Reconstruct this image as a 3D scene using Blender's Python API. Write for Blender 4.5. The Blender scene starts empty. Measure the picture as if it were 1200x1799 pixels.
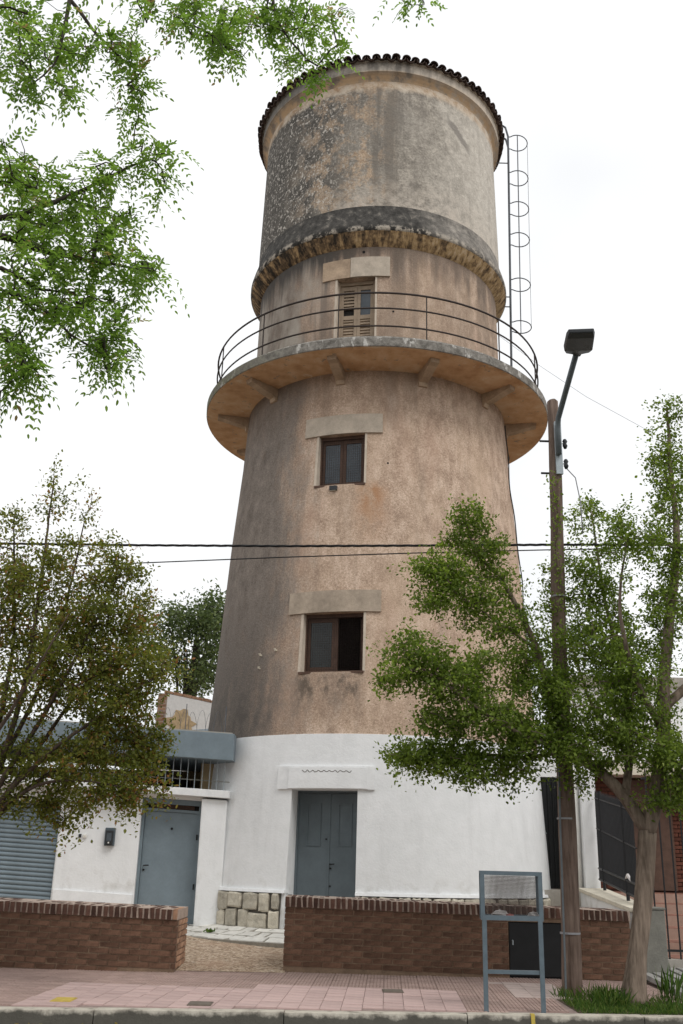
import bpy, math, random
import numpy as np
from mathutils import Matrix, Vector
sin, cos, PI, rad = math.sin, math.cos, math.pi, math.radians
rng = np.random.default_rng(7)
random.seed(7)
scn = bpy.context.scene
COL = scn.collection

# ---------------------------------------------------------------- camera
F = 1735.3                       # focal length in photo pixels (photo 1200 x 1799)
PITCH, ROLL, CZ = rad(19.535), rad(-1.546), 1.45
_fw = np.array([0, cos(PITCH), sin(PITCH)])
_up = np.array([0, -sin(PITCH), cos(PITCH)])
_rt = np.array([1.0, 0, 0])
R_ = cos(ROLL) * _rt - sin(ROLL) * _up
U_ = sin(ROLL) * _rt + cos(ROLL) * _up
CAM = np.array([0, 0, CZ])
cd = bpy.data.cameras.new('camera')
cam = bpy.data.objects.new('camera', cd)
COL.objects.link(cam)
cd.sensor_fit = 'VERTICAL'
cd.sensor_height = 36.0
cd.sensor_width = 24.0
cd.lens = F / 1799 * 36
cd.clip_start, cd.clip_end = 0.05, 3000
M = Matrix.Identity(4)
for i in range(3):
    M[i][0], M[i][1], M[i][2], M[i][3] = R_[i], U_[i], -_fw[i], CAM[i]
cam.matrix_world = M
scn.camera = cam

def ray(x, y): return _fw + R_ * (x - 600) / F - U_ * (y - 899.5) / F
def aty(x, y, Y):
    d = ray(x, y); return CAM + d * Y / d[1]
def atz(x, y, z):
    d = ray(x, y); return CAM + d * (z - CZ) / d[2]

# ---------------------------------------------------------------- sky, sun, exposure
SUN_AZ, SUN_EL = rad(140), rad(52)         # azimuth clockwise from +Y; behind the camera, to the right
w = bpy.data.worlds.new('World'); scn.world = w; w.use_nodes = True
nt = w.node_tree; nt.nodes.clear()
wo = nt.nodes.new('ShaderNodeOutputWorld'); bg = nt.nodes.new('ShaderNodeBackground')
sky = nt.nodes.new('ShaderNodeTexSky'); sky.sky_type = 'NISHITA'; sky.sun_disc = False
sky.sun_elevation = SUN_EL; sky.sun_rotation = SUN_AZ
sky.dust_density = 4.0; sky.air_density = 1.0
tc = nt.nodes.new('ShaderNodeTexCoord'); ns = nt.nodes.new('ShaderNodeTexNoise')
ns.inputs['Scale'].default_value = 2.2; ns.inputs['Detail'].default_value = 4; ns.inputs['Roughness'].default_value = .5
mr = nt.nodes.new('ShaderNodeMapRange')
mr.inputs[1].default_value, mr.inputs[2].default_value = .36, .56
mr.inputs[3].default_value, mr.inputs[4].default_value = .80, .97
mx = nt.nodes.new('ShaderNodeMix'); mx.data_type = 'RGBA'
nt.links.new(tc.outputs['Generated'], ns.inputs['Vector'])
nt.links.new(ns.outputs['Fac'], mr.inputs[0]); nt.links.new(mr.outputs[0], mx.inputs[0])
nt.links.new(sky.outputs[0], mx.inputs[6]); mx.inputs[7].default_value = (10.9, 11.0, 11.1, 1)   # cloud cover
nt.links.new(mx.outputs[2], bg.inputs['Color']); bg.inputs['Strength'].default_value = 0.10
nt.links.new(bg.outputs[0], wo.inputs['Surface'])
ld = bpy.data.lights.new('sun', 'SUN'); ld.energy = 1.2; ld.angle = rad(22); ld.color = (1, .98, .955)
lo = bpy.data.objects.new('sun', ld); COL.objects.link(lo)
sd = Vector((sin(SUN_AZ) * cos(SUN_EL), cos(SUN_AZ) * cos(SUN_EL), sin(SUN_EL)))
lo.rotation_euler = sd.to_track_quat('Z', 'Y').to_euler(); lo.location = (6, -6, 30)
vs = scn.view_settings
vs.view_transform = 'Standard'; vs.look = 'None'; vs.exposure = 0.0; vs.gamma = 1.0; vs.use_curve_mapping = False

# ---------------------------------------------------------------- node helper
class G:
    def __init__(s, name):
        s.m = bpy.data.materials.new(name); s.m.use_nodes = True
        s.t = s.m.node_tree; s.t.nodes.clear()
        s.out = s.t.nodes.new('ShaderNodeOutputMaterial')
        s._tc = None
    def put(s, sock, v):
        if isinstance(v, bpy.types.NodeSocket): s.t.links.new(v, sock)
        elif isinstance(v, (tuple, list)):
            v = tuple(v)
            if sock.type == 'RGBA' and len(v) == 3: v = v + (1,)
            sock.default_value = v
        else:
            try: sock.default_value = v
            except TypeError: sock.default_value = (v, v, v) if sock.type == 'VECTOR' else (v, v, v, 1)
    def n(s, t, **k):
        nd = s.t.nodes.new('ShaderNode' + t)
        for a, b in k.items(): setattr(nd, a, b)
        return nd
    def tc(s, which='Object'):
        if not s._tc: s._tc = s.n('TexCoord')
        return s._tc.outputs[which]
    def math(s, op, a, b=0.0, c=0.0, clamp=False):
        nd = s.n('Math', operation=op, use_clamp=clamp)
        s.put(nd.inputs[0], a); s.put(nd.inputs[1], b); s.put(nd.inputs[2], c); return nd.outputs[0]
    def add(s, a, b): return s.math('ADD', a, b)
    def mul(s, a, b): return s.math('MULTIPLY', a, b)
    def mr(s, v, a, b, c=0.0, d=1.0, smooth=False):
        nd = s.n('MapRange', interpolation_type='SMOOTHSTEP' if smooth else 'LINEAR')
        for i, q in enumerate((v, a, b, c, d)): s.put(nd.inputs[i], q)
        return nd.outputs[0]
    def scale(s, vec, sc):
        nd = s.n('VectorMath', operation='MULTIPLY'); s.put(nd.inputs[0], vec); s.put(nd.inputs[1], sc); return nd.outputs[0]
    def noise(s, vec, sc=5.0, det=4.0, rough=.55, dist=0.0):
        nd = s.n('TexNoise'); s.put(nd.inputs['Vector'], vec)
        nd.inputs['Scale'].default_value = sc; nd.inputs['Detail'].default_value = det
        nd.inputs['Roughness'].default_value = rough; nd.inputs['Distortion'].default_value = dist
        return nd.outputs['Fac']
    def voro(s, vec, sc, feature='F1', out='Distance'):
        nd = s.n('TexVoronoi', feature=feature); s.put(nd.inputs['Vector'], vec); nd.inputs['Scale'].default_value = sc
        return nd.outputs[out]
    def mix(s, f, a, b, mode='MIX'):
        nd = s.n('Mix', data_type='RGBA', blend_type=mode); s.put(nd.inputs[0], f); s.put(nd.inputs[6], a); s.put(nd.inputs[7], b)
        return nd.outputs[2]
    def ramp(s, f, stops):
        nd = s.n('ValToRGB'); s.put(nd.inputs[0], f); e = nd.color_ramp.elements
        while len(e) < len(stops): e.new(.5)
        for el, (p, c) in zip(e, stops): el.position = p; el.color = tuple(c) + (1,)
        return nd.outputs[0]
    def sep(s, vec):
        nd = s.n('SeparateXYZ'); s.put(nd.inputs[0], vec); return nd.outputs
    def comb(s, x, y, z):
        nd = s.n('CombineXYZ'); s.put(nd.inputs[0], x); s.put(nd.inputs[1], y); s.put(nd.inputs[2], z); return nd.outputs[0]
    def attr(s, name):
        nd = s.n('Attribute'); nd.attribute_name = name; return nd.outputs['Fac']
    def rnd(s): return s.n('ObjectInfo').outputs['Random']
    def bump(s, h, strength=.5, dist=.01):
        nd = s.n('Bump'); s.put(nd.inputs['Height'], h); nd.inputs['Strength'].default_value = strength
        nd.inputs['Distance'].default_value = dist; return nd.outputs[0]
    def done(s, color, rough=.85, bump=None, metal=0.0, spec=.3, trans=None):
        p = s.n('BsdfPrincipled'); s.put(p.inputs['Base Color'], color); s.put(p.inputs['Roughness'], rough)
        s.put(p.inputs['Metallic'], metal); p.inputs['Specular IOR Level'].default_value = spec
        if bump is not None: s.t.links.new(bump, p.inputs['Normal'])
        o = p.outputs[0]
        if trans:
            tr = s.n('BsdfTranslucent'); s.put(tr.inputs['Color'], trans[1]); ms = s.n('MixShader')
            ms.inputs[0].default_value = trans[0]
            s.t.links.new(o, ms.inputs[1]); s.t.links.new(tr.outputs[0], ms.inputs[2]); o = ms.outputs[0]
        s.t.links.new(o, s.out.inputs['Surface']); return s.m

MAT = {}
def simple(name, col, rough=.7, var=.25, sc=6.0, bs=.25, bd=.004, bsc=60.0, metal=0.0, spec=.3, rnd=.0):
    """A painted or weathered surface: base colour, blotchy wear, fine relief."""
    g = G(name); o = g.tc('Object')
    a = g.noise(o, sc, 5, .6); b = g.noise(o, sc * 7, 3, .6)
    f = g.add(g.mul(a, .7), g.mul(b, .3))
    lo_ = tuple(c * (1 - var) for c in col); hi = tuple(min(1, c * (1 + var * .7)) for c in col)
    c = g.ramp(f, [(.3, lo_), (.7, hi)])
    if rnd: c = g.mix(1.0, c, g.ramp(g.rnd(), [(0, (1 - rnd,) * 3), (1, (1 + rnd * .6,) * 3)]), 'MULTIPLY')
    MAT[name] = g.done(c, rough, g.bump(g.noise(o, bsc, 4, .6), bs, bd), metal, spec)
    return MAT[name]

def polar(g):
    o = g.tc('Object'); x, y, z = g.sep(o)
    th = g.math('ARCTAN2', x, g.mul(y, -1.0))
    return o, x, y, z, th

# tower shaft: pebble-dash stucco, tan pink, grey weathering on the left
def m_shaft(name, extra_left=0.0):
    g = G(name); o, x, y, z, th = polar(g)
    big = g.noise(g.scale(o, (1, 1, .5)), 1.1, 4, .6)
    mid = g.noise(g.scale(o, (1, 1, .6)), 5.0, 5, .65)
    streak = g.noise(g.scale(o, (1, 1, .09)), 3.6, 4, .6)
    fine = g.noise(o, 34, 4, .75); peb = g.voro(o, 75)
    tone = g.add(g.mul(mid, .45), g.mul(fine, .55))
    c = g.ramp(tone, [(.39, (.325, .23, .17)), (.5, (.515, .38, .285)), (.61, (.72, .565, .45))])
    c = g.mix(g.mr(big, .45, .7, 0, .45), c, (.60, .45, .325))
    pinky = g.noise(g.scale(o, (1, 1, .35)), 1.9, 3, .5)
    c = g.mix(g.mr(pinky, .5, .7, 0, .4), c, (.50, .34, .255))
    # general grime streaks
    c = g.mix(g.mr(streak, .52, .8, 0, .45), c, (.27, .215, .175))
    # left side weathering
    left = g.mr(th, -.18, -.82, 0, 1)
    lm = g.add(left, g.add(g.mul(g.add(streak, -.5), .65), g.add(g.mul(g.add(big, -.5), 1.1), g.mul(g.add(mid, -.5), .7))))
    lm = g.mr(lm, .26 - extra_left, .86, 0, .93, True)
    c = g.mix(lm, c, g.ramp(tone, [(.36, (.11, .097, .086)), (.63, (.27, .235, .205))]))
    # dark damp at the left foot of the brown part
    low = g.mul(g.mr(z, 6.0, 3.4, 0, 1), g.mr(th, -.3, -.8, 0, 1))
    c = g.mix(g.mul(low, g.mr(mid, .35, .6, .25, .85)), c, (.085, .077, .07))
    # damp streaks under the balcony, with its shade painted in
    up_ = g.mul(g.mr(z, 8.6, 9.75, 0, 1), g.mr(streak, .34, .62, .15, .6))
    c = g.mix(up_, c, (.25, .19, .145))
    # stain below the lower window and rust below the upper one
    s2 = g.mul(g.mul(g.mr(z, 4.1, 3.95, 0, 1), g.mr(z, 3.2, 3.75, 0, 1)), g.mul(g.mr(th, -.5, -.42, 0, 1), g.mr(th, -.06, -.12, 0, 1)))
    c = g.mix(g.mul(s2, g.mr(mid, .42, .58, .1, .85)), c, (.12, .095, .075))
    s3 = g.mul(g.mul(g.mr(z, 7.5, 7.3, 0, 1), g.mr(z, 6.1, 7.1, 0, 1)), g.mul(g.mr(th, -.2, -.1, 0, 1), g.mr(th, .08, -.02, 0, 1)))
    c = g.mix(g.mul(s3, g.mr(mid, .4, .6, .1, .75)), c, (.36, .17, .07))
    # lighter patches towards the right
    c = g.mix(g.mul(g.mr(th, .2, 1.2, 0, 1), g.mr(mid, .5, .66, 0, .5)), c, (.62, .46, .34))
    if extra_left:                       # neck: black drips under the tank ledge, pale worn patch on the left
        c = g.mix(g.mul(g.mr(th, -.35, -.6, 0, 1), g.mr(big, .42, .55, 0, .7)), c, (.47, .42, .36))
        dp = g.mr(g.add(z, g.mul(g.add(streak, -.5), 2.0)), 11.8, 12.3, 0, 1)
        c = g.mix(g.mul(dp, g.mr(th, .25, -.45, .45, .95)), c, (.085, .077, .07))
        c = g.mix(g.mul(g.mr(streak, .5, .62, 0, .6), g.mr(th, -.2, -.6, 0, 1)), c, (.12, .11, .10))
    h = g.add(g.mul(g.mr(peb, 0, .7, 1, 0), .6), g.mul(fine, .8))
    MAT[name] = g.done(c, .95, g.bump(h, .6, .012), spec=.12)
m_shaft('pebble_dash'); m_shaft('pebble_dash_neck', -.12)

def m_tank():
    g = G('tank_render'); o, x, y, z, th = polar(g)
    big = g.noise(g.scale(o, (1, 1, .7)), 1.3, 4, .6)
    mid = g.noise(o, 5.5, 5, .65); fine = g.noise(o, 24, 4, .65)
    streak = g.noise(g.scale(o, (1, 1, .07)), 4.5, 4, .6)
    tone = g.add(g.mul(mid, .55), g.mul(fine, .45))
    c = g.ramp(tone, [(.38, (.20, .18, .155)), (.5, (.325, .293, .25)), (.62, (.51, .46, .39))])
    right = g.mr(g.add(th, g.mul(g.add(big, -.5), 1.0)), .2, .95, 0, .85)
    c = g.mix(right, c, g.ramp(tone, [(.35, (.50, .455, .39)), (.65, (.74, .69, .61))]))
    c = g.mix(g.mr(streak, .52, .75, 0, .55), c, (.24, .215, .19))
    # peeled warm patches left of centre
    pm = g.mul(g.mr(g.noise(g.scale(o, (1, 1, .8)), 2.6, 5, .75), .47, .56, 0, 1), g.mul(g.mr(th, -.95, -.55, 0, 1), g.mr(th, .12, -.1, 0, 1)))
    c = g.mix(g.mul(pm, .85), c, g.ramp(fine, [(.35, (.36, .25, .165)), (.65, (.62, .47, .33))]))
    # dark lichen on the left, with pale flecks
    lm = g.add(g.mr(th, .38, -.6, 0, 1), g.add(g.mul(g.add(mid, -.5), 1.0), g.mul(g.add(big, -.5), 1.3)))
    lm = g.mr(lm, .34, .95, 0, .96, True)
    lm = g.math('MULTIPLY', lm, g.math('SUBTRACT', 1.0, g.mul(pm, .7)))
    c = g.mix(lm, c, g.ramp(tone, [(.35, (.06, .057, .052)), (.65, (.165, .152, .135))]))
    fl = g.mr(g.noise(g.scale(o, (1, 1, .8)), 17, 3, .7), .555, .61, 0, 1)
    c = g.mix(g.mul(g.mul(fl, g.mr(th, .05, -.5, .10, 1)), g.mr(big, .34, .5, .35, .95)), c, (.60, .56, .50))
    # dark pits, a slanting patch on the right and streaks at the centre
    c = g.mix(g.mul(g.mr(g.noise(o, 30, 3, .7), .6, .68, 0, .7), g.mr(th, .9, .1, .2, 1)), c, (.13, .115, .10))
    sl_ = g.add(z, g.mul(th, 2.2)); dp = g.mul(g.mul(g.mr(g.add(sl_, g.mul(mid, .3)), 17.02, 17.08, 0, 1), g.mr(g.add(sl_, g.mul(mid, .3)), 17.30, 17.24, 0, 1)), g.mul(g.mr(th, .50, .56, 0, 1), g.mr(th, .80, .72, 0, 1)))
    c = g.mix(g.mul(dp, .75), c, (.22, .20, .18))
    c = g.mix(g.mul(g.mr(streak, .44, .6, 0, .7), g.mul(g.mr(th, -.5, -.25, 0, 1), g.mr(th, .35, .05, 0, 1))), c, (.19, .17, .145))
    # light limewash low right
    c = g.mix(g.mul(g.mul(g.mr(z, 14.2, 13.3, 0, 1), g.mr(mid, .4, .6, .1, .8)), g.mr(th, -.6, -.2, 0, 1)), c, (.60, .53, .45))
    # peeled cream band under the cornice
    band = g.mr(g.add(z, g.mul(g.add(mid, -.5), .35)), 16.22, 16.34, 0, 1)
    c = g.mix(g.mul(band, .85), c, g.ramp(mid, [(.35, (.46, .31, .19)), (.5, (.60, .48, .36)), (.65, (.66, .57, .46))]))
    h = g.add(g.mul(fine, .6), g.mul(mid, .8))
    MAT['tank_render'] = g.done(c, .95, g.bump(h, .6, .03), spec=.12)
m_tank()

def m_cornice():
    g = G('cornice_render'); o, x, y, z, th = polar(g)
    mid = g.noise(o, 5, 5, .65); streak = g.noise(g.scale(o, (1, 1, .1)), 5, 4, .6)
    c = g.ramp(mid, [(.36, (.25, .225, .195)), (.64, (.50, .45, .385))])
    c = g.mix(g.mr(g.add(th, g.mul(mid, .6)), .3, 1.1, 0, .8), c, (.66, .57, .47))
    c = g.mix(g.mul(g.mr(streak, .46, .62, 0, .75), g.mr(th, .8, .2, .3, 1)), c, (.17, .155, .14))
    c = g.mix(g.mul(g.mr(th, -.2, -.8, 0, 1), g.mr(z, 16.60, 16.64, 0, .8)), c, (.175, .165, .15))
    c = g.mix(g.mul(g.mr(z, 16.66, 16.56, 0, .9), g.mr(mid, .4, .55, .2, 1)), c, (.58, .40, .24))
    MAT['cornice_render'] = g.done(c, .95, g.bump(mid, .5, .02), spec=.12)
m_cornice()

def m_ledge():
    g = G('ledge_mould'); o, x, y, z, th = polar(g)
    mid = g.noise(o, 7, 5, .7); fine = g.noise(o, 30, 3, .6); big = g.noise(o, 1.5, 3)
    c = g.ramp(mid, [(.36, (.042, .04, .037)), (.56, (.09, .085, .078)), (.66, (.19, .172, .15)), (.74, (.40, .36, .31))])
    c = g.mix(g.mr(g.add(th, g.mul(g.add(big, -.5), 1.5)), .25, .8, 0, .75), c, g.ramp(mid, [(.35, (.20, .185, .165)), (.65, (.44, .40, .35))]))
    c = g.mix(g.mul(g.mr(z, 12.82, 12.76, 0, .8), g.mr(mid, .48, .56, 0, 1)), c, (.55, .49, .41))
    MAT['ledge_mould'] = g.done(c, .95, g.bump(g.add(mid, fine), .5, .02), spec=.12)
    g = G('soffit_stain'); o, x, y, z, th = polar(g)
    v = g.comb(g.mul(th, 9.0), g.mul(z, 1.2), 0.0)
    rs = g.noise(v, 2.6, 4, .7); mid = g.noise(o, 8, 5, .7)
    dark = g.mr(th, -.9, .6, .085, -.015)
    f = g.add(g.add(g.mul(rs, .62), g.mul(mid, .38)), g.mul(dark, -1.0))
    c = g.ramp(f, [(.37, (.05, .042, .034)), (.45, (.22, .15, .09)), (.53, (.52, .36, .19)), (.64, (.70, .55, .38))])
    MAT['soffit_stain'] = g.done(c, .95, g.bump(mid, .5, .03), spec=.12)
m_ledge()

def m_balcony():
    g = G('slab_edge'); o, x, y, z, th = polar(g)
    v = g.comb(g.mul(th, 10.0), g.mul(z, 1.3), 0.0)
    rs = g.noise(v, 2.4, 4, .65); mid = g.noise(o, 9, 5, .65)
    c = g.ramp(mid, [(.35, (.135, .125, .11)), (.65, (.32, .30, .27))])
    c = g.mix(g.mr(rs, .57, .63, 0, .85), c, (.58, .56, .52))
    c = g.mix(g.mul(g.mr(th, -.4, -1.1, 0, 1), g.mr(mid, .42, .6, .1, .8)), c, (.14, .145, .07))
    MAT['slab_edge'] = g.done(c, .95, g.bump(g.add(mid, g.noise(o, 40, 3)), .6, .02), spec=.12)
    g = G('slab_soffit'); o, x, y, z, th = polar(g)
    mid = g.noise(o, 4.5, 5, .6); big = g.noise(o, 1.4, 4, .6); fl = g.noise(o, 6, 4, .7)
    c = g.ramp(g.add(g.mul(mid, .5), g.mul(big, .5)), [(.36, (.46, .27, .145)), (.5, (.60, .385, .225)), (.64, (.68, .50, .33))])
    c = g.mix(g.mr(fl, .63, .66, 0, .85), c, (.29, .25, .205))
    c = g.mix(g.mr(g.noise(o, 3.2, 5, .7), .60, .68, 0, .5), c, (.72, .62, .47))
    MAT['slab_soffit'] = g.done(c, .92, g.bump(mid, .4, .02), spec=.15)
m_balcony()

def m_white(name, dirt):
    g = G(name); o = g.tc('Object'); x, y, z = g.sep(o)
    mid = g.noise(o, 4, 5, .6); st = g.noise(g.scale(o, (1, 1, .15)), 5, 4, .6); fine = g.noise(o, 30, 4, .6)
    c = g.ramp(mid, [(.35, (.775, .785, .785)), (.65, (.83, .838, .84))])
    c = g.mix(g.mr(st, .52, .76, 0, dirt), c, (.46, .46, .45))
    c = g.mix(g.mul(g.mr(z, 1.0, .72, 0, 1), g.mr(mid, .5, .68, 0, .5)), c, (.42, .41, .37))
    MAT[name] = g.done(c, .8, g.bump(g.add(g.mul(mid, .8), g.mul(fine, .35)), .4, .025), spec=.25)
m_white('white_paint', .2); m_white('white_house', .15)
simple('white_trim', (.80, .808, .808), .75, .12)
simple('lintel_stone', (.49, .42, .34), .9, .28, 5, .4, .01, 40)
simple('lintel_old', (.43, .32, .225), .9, .4, 4, .4, .01, 40)
simple('lintel_dark', (.385, .315, .245), .9, .42, 2.2, .4, .01, 40)
simple('jamb_trim', (.56, .48, .39), .85, .2)
simple('blue_paint', (.185, .232, .262), .5, .16, 4, .15, .003)
simple('blue_door', (.118, .145, .16), .5, .16, 4, .2, .004)
simple('blue_dark', (.09, .112, .128), .55, .2)
simple('basket_paint', (.115, .15, .172), .45, .2, 12)
simple('black_iron', (.018, .018, .02), .5, .3, 10)
simple('rail_iron', (.045, .033, .028), .6, .4, 14)
simple('ladder_steel', (.11, .12, .135), .5, .25, 14)
simple('dark_metal', (.012, .013, .014), .55, .3)
simple('galvanised', (.36, .40, .42), .45, .2, 14, metal=.4)
simple('arm_steel', (.13, .15, .16), .5, .2, 12)
simple('lamp_housing', (.045, .05, .055), .5, .2)
simple('lamp_lens', (.42, .40, .34), .25, .2, 18)
simple('concrete', (.36, .335, .295), .9, .28, 5, .5, .008, 50)
simple('grey_post', (.20, .195, .17), .9, .3, 5, .4, .01, 40)
simple('asphalt', (.06, .058, .055), .95, .35, 4, .8, .01, 90)
simple('window_wood', (.105, .06, .042), .65, .35, 9)
simple('door_wood', (.33, .255, .185), .8, .28, 8)
simple('tan_wall', (.30, .215, .12), .9, .2)
simple('board', (.42, .31, .18), .85, .2)
simple('interior_dark', (.02, .018, .016), .9, .2)
simple('cable_black', (.012, .012, .013), .6, .2)
simple('cable_grey', (.30, .30, .31), .6, .2)
simple('plastic_dark', (.03, .032, .035), .4, .2)
simple('plastic_white', (.75, .74, .70), .5, .1)
simple('yellow_paint', (.50, .37, .07), .7, .3, 14)
simple('cover_iron', (.14, .115, .09), .7, .35, 14)
simple('coping_cream', (.66, .61, .50), .85, .2, 5)
simple('paper', (.72, .68, .66), .8, .15, 30)
simple('paper_red', (.55, .20, .18), .8, .3, 30)
simple('plaster_raw', (.74, .73, .71), .9, .12, 5)
simple('roof_tile', (.088, .060, .050), .9, .45, 9, .4, .008, 40, rnd=.35)
simple('roof_cone', (.13, .08, .06), .9, .3)
simple('brick_wall', (.14, .077, .05), .95, .45, 16, .8, .008, 60, rnd=.3)
simple('brick_cap', (.105, .055, .040), .95, .45, 18, .8, .008, 60, rnd=.45)
simple('brick_end', (.42, .25, .16), .95, .35, 12, .8, .008, 60, rnd=.3)
simple('brick_red', (.125, .047, .03), .9, .3, 14, .6, .006, 60, rnd=.25)
simple('mortar', (.215, .148, .10), .95, .35, 9, .8, .01, 50)
simple('mortar_light', (.43, .34, .28), .95, .3, 9, .8, .01, 50)
simple('mortar_red', (.09, .045, .033), .95, .3, 9)
simple('tile_pink', (.485, .352, .325), .85, .18, 5, .3, .003, 60, rnd=.12)
simple('tile_rib', (.37, .265, .23), .9, .25, 5, .3, .003, 60, rnd=.14)
simple('tile_beige', (.46, .37, .335), .9, .2, 5, .3, .003, 60, rnd=.1)
simple('tile_bed', (.29, .22, .195), .95, .3, 8)
simple('terracotta', (.26, .125, .09), .8, .25, 8, rnd=.2)
simple('terracotta_joint', (.36, .24, .19), .9, .2, 8)
simple('plinth_stone', (.56, .515, .42), .95, .34, 9, 1.0, .03, 14, rnd=.22)
simple('plinth_joint', (.115, .105, .09), .95, .3, 9)
simple('paving_stone', (.66, .64, .59), .9, .2, 9, .7, .01, 30, rnd=.15)
simple('paving_joint', (.26, .24, .20), .95, .3, 12)
simple('bark_pole', (.20, .150, .120), .95, .35, 6, .9, .01, 40)
simple('soil', (.10, .075, .05), .95, .4, 8, .9, .02, 30)

def m_bark(name, c0, c1):
    g = G(name); o = g.tc('Object')
    a = g.noise(g.scale(o, (9, 9, .9)), 2.2, 5, .65); b = g.noise(o, 3, 4)
    MAT[name] = g.done(g.ramp(g.add(g.mul(a, .7), g.mul(b, .3)), [(.36, c0), (.64, c1)]), .9, g.bump(a, .9, .02), spec=.15)
m_bark('bark_myrtle', (.09, .067, .05), (.285, .222, .172))
m_bark('bark_dark', (.03, .026, .022), (.085, .072, .06))
m_bark('bark_left', (.05, .036, .027), (.15, .11, .085))
m_bark('pole_wood', (.085, .058, .045), (.235, .172, .138))
def m_gravel():
    g = G('gravel_wash'); o = g.tc('Object')
    v = g.voro(o, 34, out='Color'); d = g.voro(o, 34); b = g.noise(o, 1.4, 4, .6); r = g.sep(v)[0]
    c = g.ramp(r, [(.0, (.20, .135, .09)), (.5, (.40, .30, .21)), (1.0, (.60, .49, .38))])
    c = g.mix(g.mr(b, .5, .7, 0, .5), c, (.45, .30, .21))
    c = g.mix(g.mr(g.noise(o, 4.5, 5, .7), .62, .68, 0, .5), c, (.60, .55, .47))
    MAT['gravel_wash'] = g.done(c, .95, g.bump(g.mr(d, 0, .6, 1, 0), .8, .015), spec=.2)
    g = G('kerb_concrete'); o = g.tc('Object'); z = g.sep(o)[2]
    a = g.noise(o, 6, 5, .65)
    c = g.ramp(a, [(.35, (.36, .325, .27)), (.65, (.53, .49, .415))])
    c = g.mix(g.mr(g.add(z, g.mul(g.add(a, -.5), .16)), .142, .105, 0, .9), c, (.055, .053, .045))
    MAT['kerb_concrete'] = g.done(c, .95, g.bump(g.noise(o, 50, 4), .6, .008), spec=.15)
    g = G('glass'); o = g.tc('Object')
    MAT['glass'] = g.done(g.ramp(g.noise(o, 3, 3), [(.35, (.035, .045, .055)), (.65, (.065, .08, .095))]), .12, spec=.5)
    g = G('glass_dark'); o = g.tc('Object')
    MAT['glass_dark'] = g.done(g.ramp(g.noise(o, 3, 3), [(.35, (.018, .022, .022)), (.65, (.035, .042, .042))]), .2, spec=.4)
    g = G('ruin_plaster'); o = g.tc('Object')
    a = g.noise(o, 1.6, 5, .65); f = g.noise(o, 12, 4)
    c = g.ramp(f, [(.35, (.80, .79, .77)), (.65, (.87, .86, .84))])
    c = g.mix(g.mr(a, .60, .63, 0, .8), c, (.47, .41, .34))
    MAT['ruin_plaster'] = g.done(c, .95, g.bump(g.add(a, f), .4, .02), spec=.15)
    simple('ruin_orange', (.60, .45, .27), .9, .5, 4)
    g = G('groove_concrete'); o = g.tc('Object')
    a = g.noise(o, 6, 5, .6)
    MAT['groove_concrete'] = g.done(g.ramp(a, [(.35, (.24, .235, .22)), (.65, (.36, .35, .33))]), .9, g.bump(g.noise(o, 60, 3), .5, .005))
m_gravel()
def m_leaf(name, stops, tr, tcol):
    g = G(name); r = g.attr('rnd')
    c = g.ramp(r, stops)
    MAT[name] = g.done(c, .55, spec=.25, trans=(tr, g.mix(1.0, c, tcol, 'MULTIPLY')))
m_leaf('leaf_myrtle', [(0, (.065, .10, .018)), (.5, (.125, .18, .03)), (.85, (.20, .275, .05)), (1, (.28, .35, .09))], .48, (1.8, 1.8, 1.1))
m_leaf('leaf_left', [(0, (.08, .10, .02)), (.5, (.145, .165, .034)), (.8, (.21, .205, .05)), (.92, (.23, .15, .045)), (1, (.23, .11, .045))], .48, (1.8, 1.8, 1.1))
m_leaf('leaf_ash', [(0, (.07, .12, .025)), (.5, (.125, .20, .042)), (.9, (.19, .27, .07)), (1, (.20, .14, .08))], .6, (2.0, 2.1, 1.3))
m_leaf('leaf_far', [(0, (.05, .075, .03)), (.6, (.10, .135, .05)), (1, (.18, .21, .08))], .3, (1.5, 1.6, 1.1))
m_leaf('grass_blade', [(0, (.04, .085, .012)), (.6, (.075, .15, .02)), (1, (.16, .20, .05))], .3, (1.5, 1.6, 1.0))

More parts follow.
